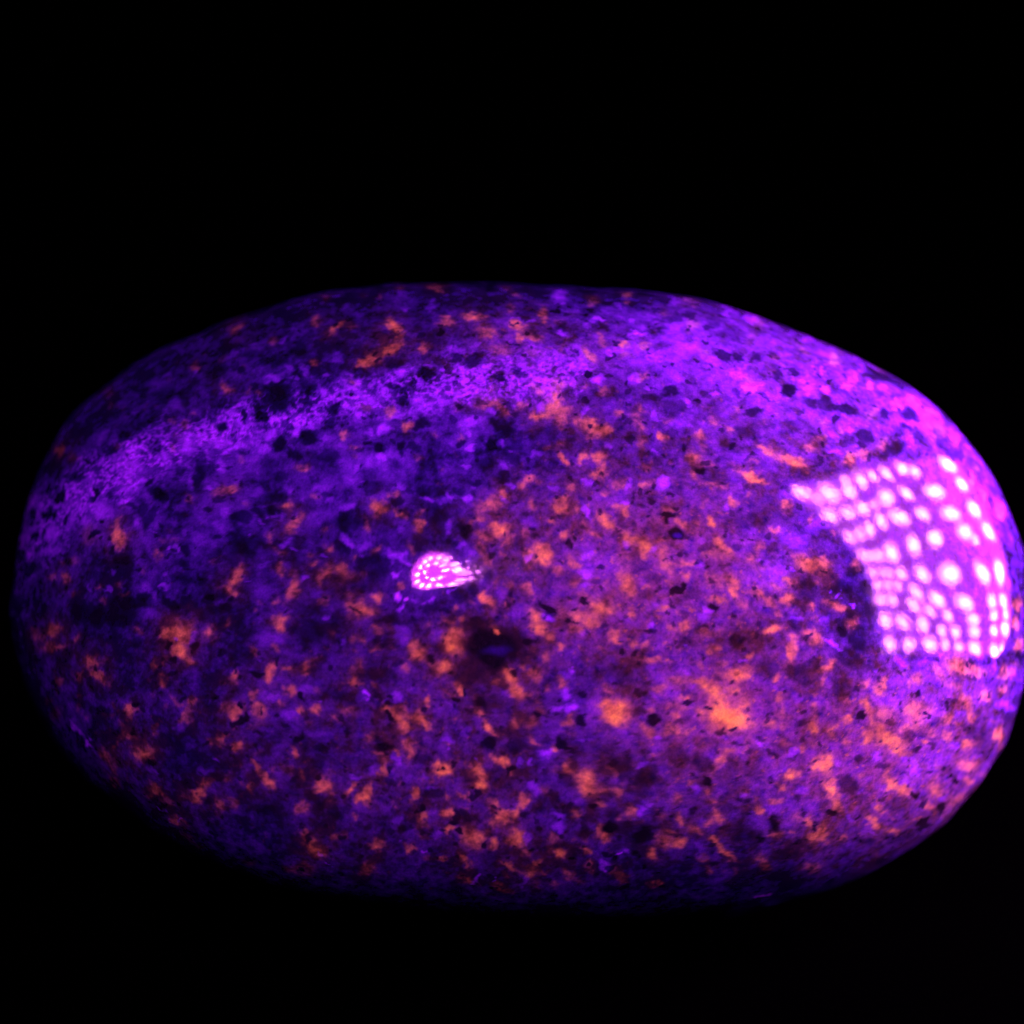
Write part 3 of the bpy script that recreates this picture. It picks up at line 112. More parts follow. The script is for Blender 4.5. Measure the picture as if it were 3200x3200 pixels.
D 750 540 80 85 0 1.15;1420 560 65 80 -25 1.2;1450 620 60 40 0 1;990 580 130 90 0 .8;410 140 38 35 0 1;680 180 70 55 0 .95;960 790 50 40 0 1.1;870 350 30 25 0 .8;1630 80 50 35 -10 .9;1620 320 45 50 -10 1;1180 290 45 45 30 .95;1305 335 25 20 0 .9;1330 235 25 25 0 .8;1440 860 40 28 0 .85;1720 1135 50 22 5 1;1890 1310 60 60 0 1.2;410 1300 50 45 0 1.05;430 1230 40 80 0 .9;495 1400 35 35 0 .95;680 1520 35 20 0 .95;820 1195 22 20 0 .8;1080 1230 70 45 20 .85;90 1155 40 28 0 .95;620 1020 50 40 -30 .9;570 1050 40 30 0 .8;1165 1525 28 22 0 .95;1525 1660 45 32 10 1.05;1840 1590 60 35 20 1;1880 1610 50 30 0 .9;1530 1130 40 40 0 .7;1780 1060 25 25 0 .7;1640 1380 50 80 -10 .7;1500 900 110 70 0 .6;420 760 45 22 0 .85;200 1030 130 50 0 .7;100 700 100 60 0 .7;560 1230 140 50 20 .7;830 830 90 120 0 .5;510 60 30 40 0 .8;1120 140 60 50 0 .7;1290 520 60 60 0 .6;1300 1100 120 100 0 .3;1480 1480 100 50 0 .5;1730 1740 40 60 0 .7;750 1620 100 80 0 .5;1920 760 50 50 0 .9;200 660 60 40 0 .5;290 380 50 30 0 .5;30 1350 40 40 0 .6;40 1590 40 25 0 .5;850 160 150 60 0 .35;1560 1580 60 60 0 .5;920 30 40 30 0 .5;480 400 40 30 0 .4;1900 1200 80 60 0 .5
V 1450 90 50 50 0 1;1520 200 70 60 0 1;1500 260 40 50 0 .9;1400 200 60 40 0 .8;1270 680 90 50 -20 .8;1130 730 40 30 0 .75;1180 980 80 70 35 .65;1400 1320 80 60 0 .6;1400 1210 120 40 20 .55;1040 730 40 40 0 .6;1300 340 100 60 0 .4;1320 640 35 20 0 1;340 530 60 90 0 .6;335 650 30 25 0 .7;250 1400 90 60 0 .5;150 840 50 40 0 .5;155 1580 25 20 0 1.1;1110 1440 50 40 0 .7;1080 1810 50 50 0 .6;620 1835 35 35 0 .9;200 960 60 50 0 .4;1810 1710 60 50 0 .7;1750 200 120 120 0 .5;1830 1745 25 20 0 .8;950 90 60 40 0 .5;650 730 25 25 0 .5;1600 500 60 30 0 .5;590 1890 40 12 0 .8;1600 1080 80 60 0 .4;1700 500 60 60 0 .4;780 1880 18 15 0 .7;50 60 80 40 0 .5;280 90 90 60 0 .3;540 430 60 60 0 .4;200 1190 70 50 0 .4
T 1920 2140
O 60 240 100 130 0 1.05;1100 260 110 60 15 1.4;960 60 140 90 25 1;1130 60 80 70 0 .8;1000 170 120 100 0 .9;1220 180 100 110 0 .6;660 110 60 40 0 .9;800 270 80 45 50 .7;590 310 50 45 0 .8;560 180 60 50 0 .55;640 220 100 40 20 .5;430 30 90 40 0 .65;1570 140 50 55 0 .85;1610 280 60 70 0 .7;1480 340 110 60 0 .6;1850 400 70 50 20 .95;1860 220 60 60 0 .55;1900 320 40 60 0 .6;1660 840 75 60 30 1;1750 830 40 45 -30 .7;1580 950 45 35 0 .8;1900 730 40 90 0 1;1050 620 80 40 -30 .8;1010 700 45 50 0 .75;960 790 60 30 -40 .6;1060 1590 140 26 42 .95;940 1480 50 50 0 .7;860 1020 35 45 0 .8;980 1230 35 70 -40 .8;900 1280 60 40 0 .6;630 1280 40 50 -20 .75;770 1360 80 40 20 .75;600 1480 100 50 -10 .75;460 1480 70 60 0 .6;360 1580 40 55 0 .75;500 1390 50 40 0 .5;570 1060 50 60 -30 .55;940 1090 40 30 0 .6;1370 1200 50 60 -20 .75;1320 1080 22 22 0 .7;1520 1090 80 35 0 .6;1840 1290 55 65 0 .8;1900 1440 50 80 30 .85;1730 1240 80 50 20 .45;1500 1390 120 40 5 .5;1690 1385 35 25 0 .6;1850 1720 90 60 0 .5;1410 1730 45 45 0 .6;890 1760 25 35 0 .65;140 1170 60 50 -30 .5;50 1225 25 22 0 .65;430 1230 70 60 0 .4;10 830 30 60 0 .7;30 1020 40 60 0 .6;50 1800 70 40 40 .5;390 1880 60 40 0 .5;1250 540 30 90 0 .55;830 560 25 40 -30 .65;330 450 60 40 20 .7;550 430 100 50 0 .6;690 430 70 40 10 .5;270 400 50 30 20 .6;330 230 60 60 30 .5;1730 620 40 40 0 .7;1620 550 50 50 40 .5;1850 550 80 40 0 .5;1610 400 25 60 0 .6;1380 1630 70 50 -30 .45;830 1640 50 40 40 .4;700 930 30 40 -20 .6;1260 880 18 15 0 .7;920 880 30 25 40 .5;440 660 18 15 0 .5;440 870 18 15 0 .5;1440 920 20 20 0 .6;980 1740 30 15 0 .4;1500 520 20 15 0 .6;1120 1760 25 20 0 .4;230 1280 25 25 0 .5;920 390 60 60 0 .5;1180 380 120 40 0 .5;1880 60 40 60 0 .5
D 370 330 70 70 -20 1.1;375 350 50 50 0 1.1;270 1400 85 90 20 1.2;350 1450 50 40 0 1;215 1590 38 40 0 1.15;10 1310 60 60 0 1.15;885 920 55 45 -30 1.15;1505 1300 62 50 0 1.2;1350 1440 55 50 20 1.05;1720 1490 65 40 0 .9;670 160 70 25 5 .95;885 235 45 25 0 .95;1005 430 40 40 0 .9;1090 410 40 30 0 .9;230 50 40 40 0 .85;370 730 35 30 0 .8;700 1655 28 20 0 .95;295 1725 30 25 0 1.05;410 1750 25 20 0 1.05;15 1640 25 30 0 1.1;1480 660 35 35 0 .85;1500 930 40 25 20 .95;1750 520 28 50 -30 .85;1915 550 25 30 0 .85;1170 1060 60 30 20 .9;735 1220 35 35 0 .8;545 1275 22 18 0 .9;570 1170 30 18 0 .8;465 1160 25 20 0 .7;1020 1340 55 40 0 .65;960 1690 50 45 0 .9;1180 1550 80 30 25 .6;1900 1320 30 50 0 .9;1750 1080 40 30 0 .7;600 640 120 120 30 .65;830 740 140 90 30 .75;300 880 140 110 -30 .75;100 800 130 120 0 .6;250 1010 100 60 0 .6;1120 740 80 100 0 .5;620 360 60 30 0 .7;230 240 60 60 0 .8;1330 820 100 80 0 .5;1100 900 150 100 0 .4;150 1300 100 60 0 .6;1230 1420 180 80 0 .5;1070 1160 80 60 0 .5;1750 360 50 30 0 .8;160 440 50 30 0 .6;150 720 30 30 0 .7;240 600 30 25 0 .6;340 620 30 25 0 .6;1250 1080 30 30 0 .7;1600 1600 150 60 0 .6;1500 1780 200 80 0 .5;70 1900 80 30 -15 .8;1840 1480 30 18 0 .7;1450 300 50 25 -30 .75;1560 580 90 40 0 .4;900 540 120 70 0 .45;1120 920 60 40 0 .4;1740 700 60 40 0 .4;1800 820 30 50 0 .5;560 1410 80 20 0 .6;1370 500 50 40 20 .7;1260 620 40 25 0 .6;1650 680 40 25 0 .7
V 1370 560 35 55 -40 1;1220 1000 45 35 20 .75;900 680 50 45 20 .6;260 750 60 40 0 .55;1030 500 40 25 30 .7;240 1180 50 60 -40 .7;320 1110 60 50 0 .6;20 1600 30 15 0 1.2;100 1570 70 40 45 .7;430 480 70 30 0 .8;1800 1000 110 80 0 .6;1640 640 60 60 0 .6;1500 1170 120 80 0 .5;740 980 60 50 40 .7;860 240 20 15 0 .9;1560 770 80 50 0 .5;1540 50 60 50 0 .6;370 80 100 50 30 .5;1030 60 60 40 0 .6;710 40 30 25 0 .7;1340 960 60 40 0 .5;1180 660 100 40 0 .4;1350 1280 120 50 0 .4;790 1560 100 60 40 .4;450 850 100 60 40 .35;60 440 60 40 0 .6;1700 100 60 80 0 .5
T 2450 1400
O 234 1107 141 70 0 .8;152 1055 94 70 0 .5;363 1078 70 59 0 .6;47 1418 47 41 0 .7;457 1488 105 41 20 .75;240 1518 29 47 -20 .7;633 1641 70 70 0 .55;258 1793 47 82 -15 .65;176 1758 47 35 0 .5;70 1875 59 105 0 .7;363 2074 47 70 20 .6;70 1277 47 35 10 .7;445 809 35 35 0 .4;23 504 35 47 0 .6;703 1090 59 70 0 .45;2168 1664 47 70 0 .7;2203 1465 59 70 0 .6;2109 2133 70 70 0 .6;1641 2051 129 82 20 .7;1816 2086 94 70 30 .6
D 539 1312 141 70 10 .75;141 1301 105 70 0 .7;586 1547 70 35 0 .8;533 1711 59 59 0 1;691 1805 129 105 30 .8;586 1992 141 129 30 .75;152 2145 129 82 0 .6;363 1500 70 59 0 .5;363 111 41 29 0 .8;797 94 29 47 0 .7;141 715 47 29 0 .5;633 1172 82 59 0 .6;1781 1992 59 29 0 .7;2227 1969 47 47 0 .8
V 457 1348 23 16 0 1;533 1342 19 14 0 1;504 1389 29 19 0 .9;621 1488 41 19 10 .9;398 1828 82 26 35 1;469 1887 47 19 30 .9;53 1160 35 23 0 .8;117 1594 47 35 0 .6;855 2098 47 18 30 .7;703 1758 70 23 40 .5;117 867 141 70 0 .6;293 750 141 70 0 .6;352 1641 94 70 0 .5
'''  # a few small V spots are lamp glints painted bright violet

# ---- shape of the stone (millimetres; x right, y up, z towards the viewer) ----
S = 100.3 / 3200.0          # millimetres per survey unit
VIEW = 400.0                # viewing distance used when the outline was surveyed
DEPTH_F, DEPTH_B = 27.0, 27.0
APEX = (1440.0, 2140.0)
OUTLINE = [(1100,900),(1013,908),(934,928),(854,951),(763,982),(672,1011),(603,1048),(490,1090),(433,1127),(393,1150),
(319,1210),(256,1261),(194,1324),(154,1404),(114,1483),(85,1569),(68,1626),(57,1700),(43,1779),(33,1870),(25,1950),
(43,2032),(63,2100),(85,2180),(125,2260),(171,2340),(216,2402),(256,2436),(285,2471),(330,2505),(410,2567),(501,2641),
(598,2693),(712,2750),(854,2804),(968,2829),(1050,2844),(1221,2865),(1392,2882),(1619,2899),(1904,2904),(2100,2899),
(2242,2881),(2339,2858),(2419,2832),(2499,2813),(2584,2787),(2669,2755),(2755,2710),(2840,2659),(2926,2602),(2983,2539),
(3040,2482),(3079,2419),(3125,2362),(3153,2294),(3176,2226),(3200,2152),(3214,2060),(3220,1950),(3218,1850),(3211,1770),
(3200,1722),(3176,1654),(3153,1591),(3125,1523),(3079,1449),(3028,1381),(2971,1312),(2909,1256),(2840,1204),(2755,1156),
(2669,1110),(2584,1073),(2487,1033),(2396,999),(2316,971),(2214,937),(2150,925),(2100,920),(1961,901),(1847,899),(1762,891),
(1676,890),(1608,885),(1551,880),(1392,883),(1204,885),(1150,893)]
NPHI = 1440

def _periodic_smooth(a, sig):
    k = np.arange(-int(4*sig)-1, int(4*sig)+2)
    w = np.exp(-0.5*(k/sig)**2); w /= w.sum()
    return sum(wi*np.roll(a, -ki) for wi, ki in zip(w, k))

def _target_radius():
    p = np.array(OUTLINE, float)
    dx, dy = p[:,0]-APEX[0], -(p[:,1]-APEX[1])
    # dense resampling of the traced polygon in polar form
    q = np.vstack([p, p[:1]])
    t = np.linspace(0, 1, 60, endpoint=False)
    pts = np.concatenate([q[i]*(1-t)[:,None]+q[i+1]*t[:,None] for i in range(len(p))])
    ang = np.arctan2(-(pts[:,1]-APEX[1]), pts[:,0]-APEX[0]) % (2*np.pi)
    rad = np.hypot(pts[:,0]-APEX[0], pts[:,1]-APEX[1])
    o = np.argsort(ang); ang, rad = ang[o], rad[o]
    ang = np.concatenate([ang-2*np.pi, ang, ang+2*np.pi]); rad = np.tile(rad, 3)
    phi = np.arange(NPHI)*2*np.pi/NPHI
    return np.interp(phi, ang, rad)*S

def _angular(phi, deg, width):
    d = (phi-np.radians(deg)+np.pi) % (2*np.pi)-np.pi
    return np.exp(-0.5*(d/np.radians(width))**2)

def exponent(phi):      # how squarely the face turns into the rim
    return 2.15+1.9*_angular(phi, 220, 26)+1.2*_angular(phi, 275, 38)+0.25*_angular(phi, 10, 40)-0.1*_angular(phi, 100, 50)

AXY = ((APEX[0]-1600)*S*(VIEW-DEPTH_F)/VIEW, -(APEX[1]-1600)*S*(VIEW-DEPTH_F)/VIEW)

def surf(phi, r, Rd, Rs):
    i = (phi/(2*np.pi)*NPHI) % NPHI
    i0 = np.floor(i).astype(int) % NPHI; f = i-np.floor(i); i1 = (i0+1) % NPHI
    rd = Rd[i0]*(1-f)+Rd[i1]*f; rs = Rs[i0]*(1-f)+Rs[i1]*f
    w = np.clip(r, 0, 1)**12
    R = rs*(1-w)+rd*w
    p = exponent(phi)
    z = DEPTH_F*np.sqrt(np.clip(1-r**p, 0, 1))
    x = AXY[0]+R*r*np.cos(phi); y = AXY[1]+R*r*np.sin(phi)
    # worn, almost flat face on the right end
    e = np.hypot((x-37.0)/14.0, (y+4.5)/13.0)
    t = np.clip((1.70-e)/(1.70-0.66), 0, 1); t = t*t*t*(t*(6*t-15)+10)
    zf = (16.2-0.585*(x-38.0)-0.27*(y+4.0)-((x-38.0)**2+(y+4.0)**2)/(2*76.0))*np.sqrt(np.clip(1-r**26, 0, 1))
    z = z*(1-t)+zf*t
    # a low swelling beside the black grain
    def g(cx, cy, sx, sy, a):
        X = (cx-1600)*S; Y = -(cy-1600)*S
        return a*np.exp(-0.5*(((x-X)/sx)**2+((y-Y)/sy)**2))
    d2 = (x-(1328-1600)*S)**2+(y+(1822-1600)*S)**2
    z = z-0.33*(np.sqrt(1+d2/3.2**2)-1)*np.exp(-d2/(2*14.0**2))
    z = z+g(2382, 2806, 0.75, 0.40, 0.45)*(r < 0.995)
    return x, y, z

def solve_shape():
    T = _target_radius()
    Td = _periodic_smooth(T, 3.0); Ts = _periodic_smooth(T, 70)
    Rd = Td*0.97; 
    phi = np.arange(NPHI)*2*np.pi/NPHI
    rr = 1-np.linspace(0, 0.6, 260)**2
    for it in range(6):
        Rs = _periodic_smooth(Rd, 70)
        x, y, z = surf(phi[:,None]+0*rr[None], rr[None]+0*phi[:,None], Rd, Rs)
        k = VIEW/(VIEW-z)
        u, v = x*k-(APEX[0]-1600)*S, y*k+(APEX[1]-1600)*S
        a = np.arctan2(v, u) % (2*np.pi); m = np.hypot(u, v)
        b = np.round(a/(2*np.pi)*NPHI).astype(int) % NPHI
        best = np.zeros(NPHI); np.maximum.at(best, b.ravel(), m.ravel())
        bad = best < 1; best[bad] = np.interp(np.where(bad)[0], np.where(~bad)[0], best[~bad])
        Rd = Rd*_periodic_smooth(Td/best, 14)
    return Rd, _periodic_smooth(Rd, 70)

# ------------------------------------------------------------------ noise
def _hash(ix, iy, iz, seed):
    h = (ix*374761393 + iy*668265263 + iz*2147483647 + seed*1274126177) & 0xFFFFFFFF
    h = ((h ^ (h >> 13))*1274126177) & 0xFFFFFFFF
    h = ((h ^ (h >> 16))*2246822519) & 0xFFFFFFFF
    return h ^ (h >> 15)

GRADS = np.array([(1,1,0),(-1,1,0),(1,-1,0),(-1,-1,0),(1,0,1),(-1,0,1),(1,0,-1),(-1,0,-1),
                  (0,1,1),(0,-1,1),(0,1,-1),(0,-1,-1),(1,1,0),(-1,1,0),(0,-1,1),(0,-1,-1)], float)

def perlin(p, scale, seed):
    q = p/scale
    i = np.floor(q).astype(np.int64); f = q-i
    u = f*f*f*(f*(f*6-15)+10)
    out = 0.0
    for a in (0, 1):
        for b in (0, 1):
            for c in (0, 1):
                g = GRADS[_hash(i[:,0]+a, i[:,1]+b, i[:,2]+c, seed) & 15]
                d = g[:,0]*(f[:,0]-a)+g[:,1]*(f[:,1]-b)+g[:,2]*(f[:,2]-c)
                w = (u[:,0] if a else 1-u[:,0])*(u[:,1] if b else 1-u[:,1])*(u[:,2] if c else 1-u[:,2])
                out = out+w*d
    return out

def fbm(p, scale, seed, octs=3, gain=0.5):
    out = 0; amp = 1.0
    for k in range(octs):
        out = out+amp*perlin(p, scale/2**k, seed+17*k); amp *= gain
    return out

# ------------------------------------------------------------------ where the minerals and painted light lie on the face of the stone
RES = 1600
def blank(): return np.zeros((RES, RES), np.float32)
FIELD = {'O': blank(), 'D': blank(), 'V': blank(), 'B': blank()}

def smooth(e0, e1, x):
    t = np.clip((x-e0)/(e1-e0), 0, 1); return t*t*(3-2*t)

def stamp(F, cx, cy, a, b, deg, s, inner=0.62, outer=1.30):
    k = RES/3200.0
    cx, cy, a, b = cx*k, cy*k, max(a*k, 1.2), max(b*k, 1.2)
    m = max(a, b)*outer+1
    x0, x1 = max(int(cx-m), 0), min(int(cx+m)+2, RES); y0, y1 = max(int(cy-m), 0), min(int(cy+m)+2, RES)
    if x1 <= x0 or y1 <= y0: return
    X, Y = np.meshgrid(np.arange(x0, x1)-cx, np.arange(y0, y1)-cy)
    t = math.radians(deg); c, sn = math.cos(t), math.sin(t)
    d = np.sqrt(((X*c+Y*sn)/a)**2+((-X*sn+Y*c)/b)**2)
    v = s*(1-smooth(inner, outer, d))
    F[y0:y1, x0:x1] = np.maximum(F[y0:y1, x0:x1], v)

ox = oy = 0.0; K = 640.0/1932.0
for line in MINERALS.strip().split('\n'):
    key, rest = line[0], line[2:]
    if key == 'T':
        ox, oy = map(float, rest.split()); continue
    for item in rest.split(';'):
        v = [float(q) for q in item.split()]
        wide = (0.25, 1.50) if key == 'O' else ((0.55, 1.30) if key == 'D' else (0.20, 1.45))
        stamp(FIELD[key], ox+v[0]*K, oy+v[1]*K, v[2]*K, v[3]*K, v[4], v[5], *wide)
for v in [(1552,2033,42,16,-3,.5),(2119,1674,14,9,0,1.0),(1203,2191,18,5,-25,.8)]: stamp(FIELD['B'], *v, 0.2, 1.4)
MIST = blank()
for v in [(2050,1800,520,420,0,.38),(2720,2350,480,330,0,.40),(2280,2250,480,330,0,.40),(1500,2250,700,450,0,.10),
          (1700,1150,450,170,0,.14),(1780,1700,420,260,0,.18),(2950,1500,300,500,0,.10),(2450,1250,600,350,0,.16)]:  # last stamp paints the redder tone of stronger lamp light, upper right
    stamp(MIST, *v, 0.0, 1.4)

# the vein of pale crystals that crosses the upper half, its sheen painted in
VEIN_SHEEN = blank()
LINE = [(70,1720,70),(180,1600,85),(320,1490,90),(460,1420,85),(640,1360,80),(820,1310,75),(1010,1265,75),(1200,1225,75),(1390,1190,80),(1580,1185,80),(1780,1175,90)]
for (x0_, y0_, w0_), (x1_, y1_, w1_) in zip(LINE[:-1], LINE[1:]):
    for k_ in range(8):
        q_ = k_/8.0
        stamp(VEIN_SHEEN, x0_+(x1_-x0_)*q_, y0_+(y1_-y0_)*q_, 1.5*(w0_+(w1_-w0_)*q_), 1.0*(w0_+(w1_-w0_)*q_), -25, 1.0, 0.0, 1.4)
PAINTED_GLOW = blank()  # lamp glow painted over the upper right, brighter tone below the pale crystals
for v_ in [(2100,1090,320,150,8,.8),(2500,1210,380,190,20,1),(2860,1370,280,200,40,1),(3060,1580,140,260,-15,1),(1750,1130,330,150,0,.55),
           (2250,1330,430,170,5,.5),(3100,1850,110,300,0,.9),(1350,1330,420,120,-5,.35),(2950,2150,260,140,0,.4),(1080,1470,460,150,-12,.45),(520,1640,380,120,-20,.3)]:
    stamp(PAINTED_GLOW, *v_, 0.0, 1.45)

def blur(F, w):
    for ax in (0, 1):
        for _ in range(3):
            c = np.cumsum(np.concatenate([np.zeros_like(np.take(F, [0], ax)), F], ax), ax, dtype=np.float64)
            n_ = F.shape[ax]; lo = np.clip(np.arange(n_)-w, 0, n_); hi = np.clip(np.arange(n_)+w+1, 0, n_)
            F = ((np.take(c, hi, ax)-np.take(c, lo, ax))/(2*w+1)).astype(np.float32)
    return F
stamp(FIELD['V'], 2380, 2792, 24, 8, -4, 1.3)  # glint on the low right chip, painted bright violet
stamp(FIELD['D'], 1535, 2010, 115, 78, 5, 1.15, 0.3, 1.3)
stamp(FIELD['O'], 2275, 2235, 70, 45, 20, 1.6, 0.1, 1.6); stamp(FIELD['O'], 1915, 2228, 48, 44, 10, 1.35, 0.3, 1.3)
BV, BO, BD = blur(FIELD['V'], 24), blur(np.minimum(FIELD['O'], 1)**1.5, 18), blur(FIELD['D'], 20)
BV2 = blur(FIELD['V'], 70)

def sample(F, u, v):
    x = np.clip(u*RES/3200.0-0.5, 0, RES-1.001); y = np.clip(v*RES/3200.0-0.5, 0, RES-1.001)
    i, j = x.astype(int), y.astype(int); fx, fy = x-i, y-j
    return (F[j,i]*(1-fx)+F[j,i+1]*fx)*(1-fy)+(F[j+1,i]*(1-fx)+F[j+1,i+1]*fx)*fy

# ------------------------------------------------------------------ the stone's surface as one closed grid
N = 800
Rd, Rs = solve_shape()
g = np.linspace(-1, 1, N+1)
GA, GB = np.meshgrid(g, g, indexing='xy')
rad = np.maximum(np.abs(GA), np.abs(GB))
with np.errstate(divide='ignore', invalid='ignore'):
    ph = np.where(np.abs(GA) >= np.abs(GB),
                  np.where(GA >= 0, 0, np.pi)+(np.pi/4)*np.nan_to_num(GB/GA),
                  np.where(GB >= 0, np.pi/2, 3*np.pi/2)-(np.pi/4)*np.nan_to_num(GA/GB))
ph = ph % (2*np.pi)
rr = 1-(1-rad)**1.4
fx, fy, fz = surf(ph.ravel(), rr.ravel(), Rd, Rs)
front = np.stack([fx, fy, np.where(rad.ravel() >= 1, 0.0, fz)], 1)
idx = np.arange((N+1)**2).reshape(N+1, N+1)
front_faces = np.stack([idx[:-1,:-1], idx[:-1,1:], idx[1:,1:], idx[1:,:-1]], -1).reshape(-1, 4)
rim = np.concatenate([idx[0,:-1], idx[:-1,-1], idx[-1,:0:-1], idx[:0:-1,0]])
rim_phi = ph.ravel()[rim]
RINGS = 40
verts = [front]; faces_back = []
prev = rim; base = len(front); centre = front[rim].mean(0)
for k in range(1, RINGS):
    t = (k/RINGS)*math.pi/2
    x, y, _ = surf(rim_phi, np.full(len(rim), math.cos(t)**0.85), Rd*1.0, Rs)
    ring = np.stack([x, y, np.full(len(rim), -DEPTH_B*math.sin(t))], 1)
    cur = base+np.arange(len(rim)); base += len(rim)
    verts.append(ring)
    faces_back.append(np.stack([prev, cur, np.roll(cur, -1), np.roll(prev, -1)], 1)); prev = cur
verts.append(np.array([[AXY[0], AXY[1], -DEPTH_B]]))
pole = base
P = np.concatenate(verts)
back_tris = np.stack([prev, np.full(len(rim), pole), np.roll(prev, -1)], 1)
faces_back = np.concatenate(faces_back)

# ------------------------------------------------------------------ minerals and painted light at every point of the surface
persp = VIEW/(VIEW-P[:,2])
u = 1600+P[:,0]*persp/S; v = 1600-P[:,1]*persp/S
is_front = np.arange(len(P)) < len(front)
wx = 17*perlin(P, 2.6, 3)+12*perlin(P, 0.9, 5)+7*perlin(P, 0.4, 7)
wy = 17*perlin(P, 2.6, 4)+12*perlin(P, 0.9, 6)+7*perlin(P, 0.4, 8)
fo = sample(blur(FIELD['O'], 2), u+wx, v+wy)*is_front*1.04
fd = sample(FIELD['D'], u+wx, v+wy)*is_front
fv = sample(0.6*FIELD['V']+0.4*blur(FIELD['V'], 4), u+1.2*wx, v+1.2*wy)*is_front
fb = sample(FIELD['B'], u+.5*wx, v+.5*wy)*is_front
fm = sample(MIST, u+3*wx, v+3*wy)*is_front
n1 = fbm(P, 3.2, 11, 2); n2 = fbm(P, 1.15, 21, 3); n3 = fbm(P, 0.42, 31, 2); n4 = fbm(P, 0.8, 41, 2)
sv, so, sd, sw = (sample(F, u+wx, v+wy)*is_front for F in (BV, BO, BD, BV2))
crys = 1-np.abs(fbm(P, 0.9, 81, 3))*2.4+0.8*n3
vein_sheen = sample(VEIN_SHEEN, u+2*wx, v+2*wy)*is_front*np.clip(0.34+0.55*(crys-0.62)+0.30*n1, 0, 0.95)
b0 = np.clip(0.10+0.60*sv+0.38*sw+0.40*fm+sample(PAINTED_GLOW, u+3*wx, v+3*wy)*is_front*(0.26+0.20*n2+0.16*n1)+vein_sheen-0.18*(sd-0.15)-0.02+0.14*n1+0.16*n2+0.08*n3, 0.05, 1)
b = np.maximum(b0, np.minimum(fv, 1.1)*(0.98+0.28*n2+0.22*n3))
b = b*0.75+0.25*np.maximum(b0, fv)
# back of the stone: the same rock, unlisted grains
rand_o = smooth(0.42, 0.62, fbm(P, 2.0, 51, 3))*0.8
fo = fo*(0.74+0.26*smooth(500, 1500, u))  # orange dimmed towards the left, lamp falloff painted into its colour
o = fo*(1.02+0.30*n2+0.22*n3)+0.20*(n2+0.7*n3)*smooth(0.05, 0.5, fo)
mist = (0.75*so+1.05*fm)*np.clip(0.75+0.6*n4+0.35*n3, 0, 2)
o = o+np.where(is_front, 0, rand_o)
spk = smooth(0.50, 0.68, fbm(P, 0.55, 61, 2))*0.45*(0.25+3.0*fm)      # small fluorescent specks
o = np.maximum(o, spk)
dark = np.clip(np.clip(fd, 0, 2)**1.2*(0.97+0.12*n3), 0, 1)
pit = smooth(0.46, 0.72, -fbm(P, 0.95, 71, 2))*1.05
dark = np.maximum(dark, pit*0.7)
b = b*(1-0.90*dark)
keep = np.clip(1-1.15*dark+np.maximum(fo-1.0, 0)*4, 0, 1)
o = np.clip(o*keep, 0, 1.5)
oc = np.clip(o, 0, 1)
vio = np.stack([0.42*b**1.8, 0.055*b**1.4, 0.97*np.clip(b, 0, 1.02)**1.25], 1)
pink = np.clip(b-0.95, 0, 0.5)[:,None]*np.array([0.35, 0.25, 0.0])  # strong lamp light painted in: the brightest violet turns pink
ora = np.stack([0.61*np.ones(len(P)), 0.27+0.16*np.clip(o, 0, 1), 0.055*np.ones(len(P))], 1)
hot = np.clip(o-1.0, 0, 0.5)[:,None]*np.array([0.45, 0.75, -0.05])
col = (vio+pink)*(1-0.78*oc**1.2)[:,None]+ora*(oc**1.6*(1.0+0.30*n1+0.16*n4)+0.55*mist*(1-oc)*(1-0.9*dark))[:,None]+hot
col = col+fb[:,None]*np.array([0.03, 0.004, 0.20])
col = np.clip(col+np.array([.004, .004, .008]), 0, 0.96)

# relief: dark pits lie a little lower, the rest carries a faint grain
def accumulate_normals(P):
    n = np.zeros_like(P)
    for F in (front_faces[:, [0,1,2]], front_faces[:, [0,2,3]], faces_back[:, [0,1,2]], faces_back[:, [0,2,3]], back_tris):
        c = np.cross(P[F[:,1]]-P[F[:,0]], P[F[:,2]]-P[F[:,0]])
        for k in range(3): 
            for a in range(3): n[:,a] += np.bincount(F[:,k], c[:,a], len(P))
    n /= np.linalg.norm(n, axis=1)[:,None]+1e-12
    return n
nrm = accumulate_normals(P)
flip = 1.0 if nrm[idx[N//2, N//2], 2] > 0 else -1.0
nrm *= flip
fall = 1-smooth(0.93, 1.0, np.concatenate([rr.ravel(), np.ones(len(P)-len(front))]))
P = P+nrm*(fall*(-0.003*smooth(0.80, 1.10, fd)+0.00012*n3+0.0006*n2))[:,None]
nrm = accumulate_normals(P)*flip
if flip < 0:
    front_faces = front_faces[:, ::-1]; faces_back = faces_back[:, ::-1]; back_tris = back_tris[:, ::-1]

W = (P@AXES.T)                                   # to world axes, mm
LIFT = -W[:,2].min()-0.15
W[:,2] += LIFT
NW = nrm@AXES.T
foot = np.array([W[:,0].mean(), W[:,1].mean(), 0.0])

def place(p):                                    # viewer-frame millimetres -> world metres
    q = AXES@np.asarray(p, float); q[2] += LIFT
    return Vector(q*MM)

cam.matrix_world = Matrix.Translation(place((0, 0, VIEW))) @ Matrix(AXES.tolist()).to_4x4()

# ------------------------------------------------------------------ materials
def new_material(name):
    m = bpy.data.materials.new(name); m.use_nodes = True
    t = m.node_tree; t.nodes.clear()
    out = t.nodes.new('ShaderNodeOutputMaterial')
    return m, t, out

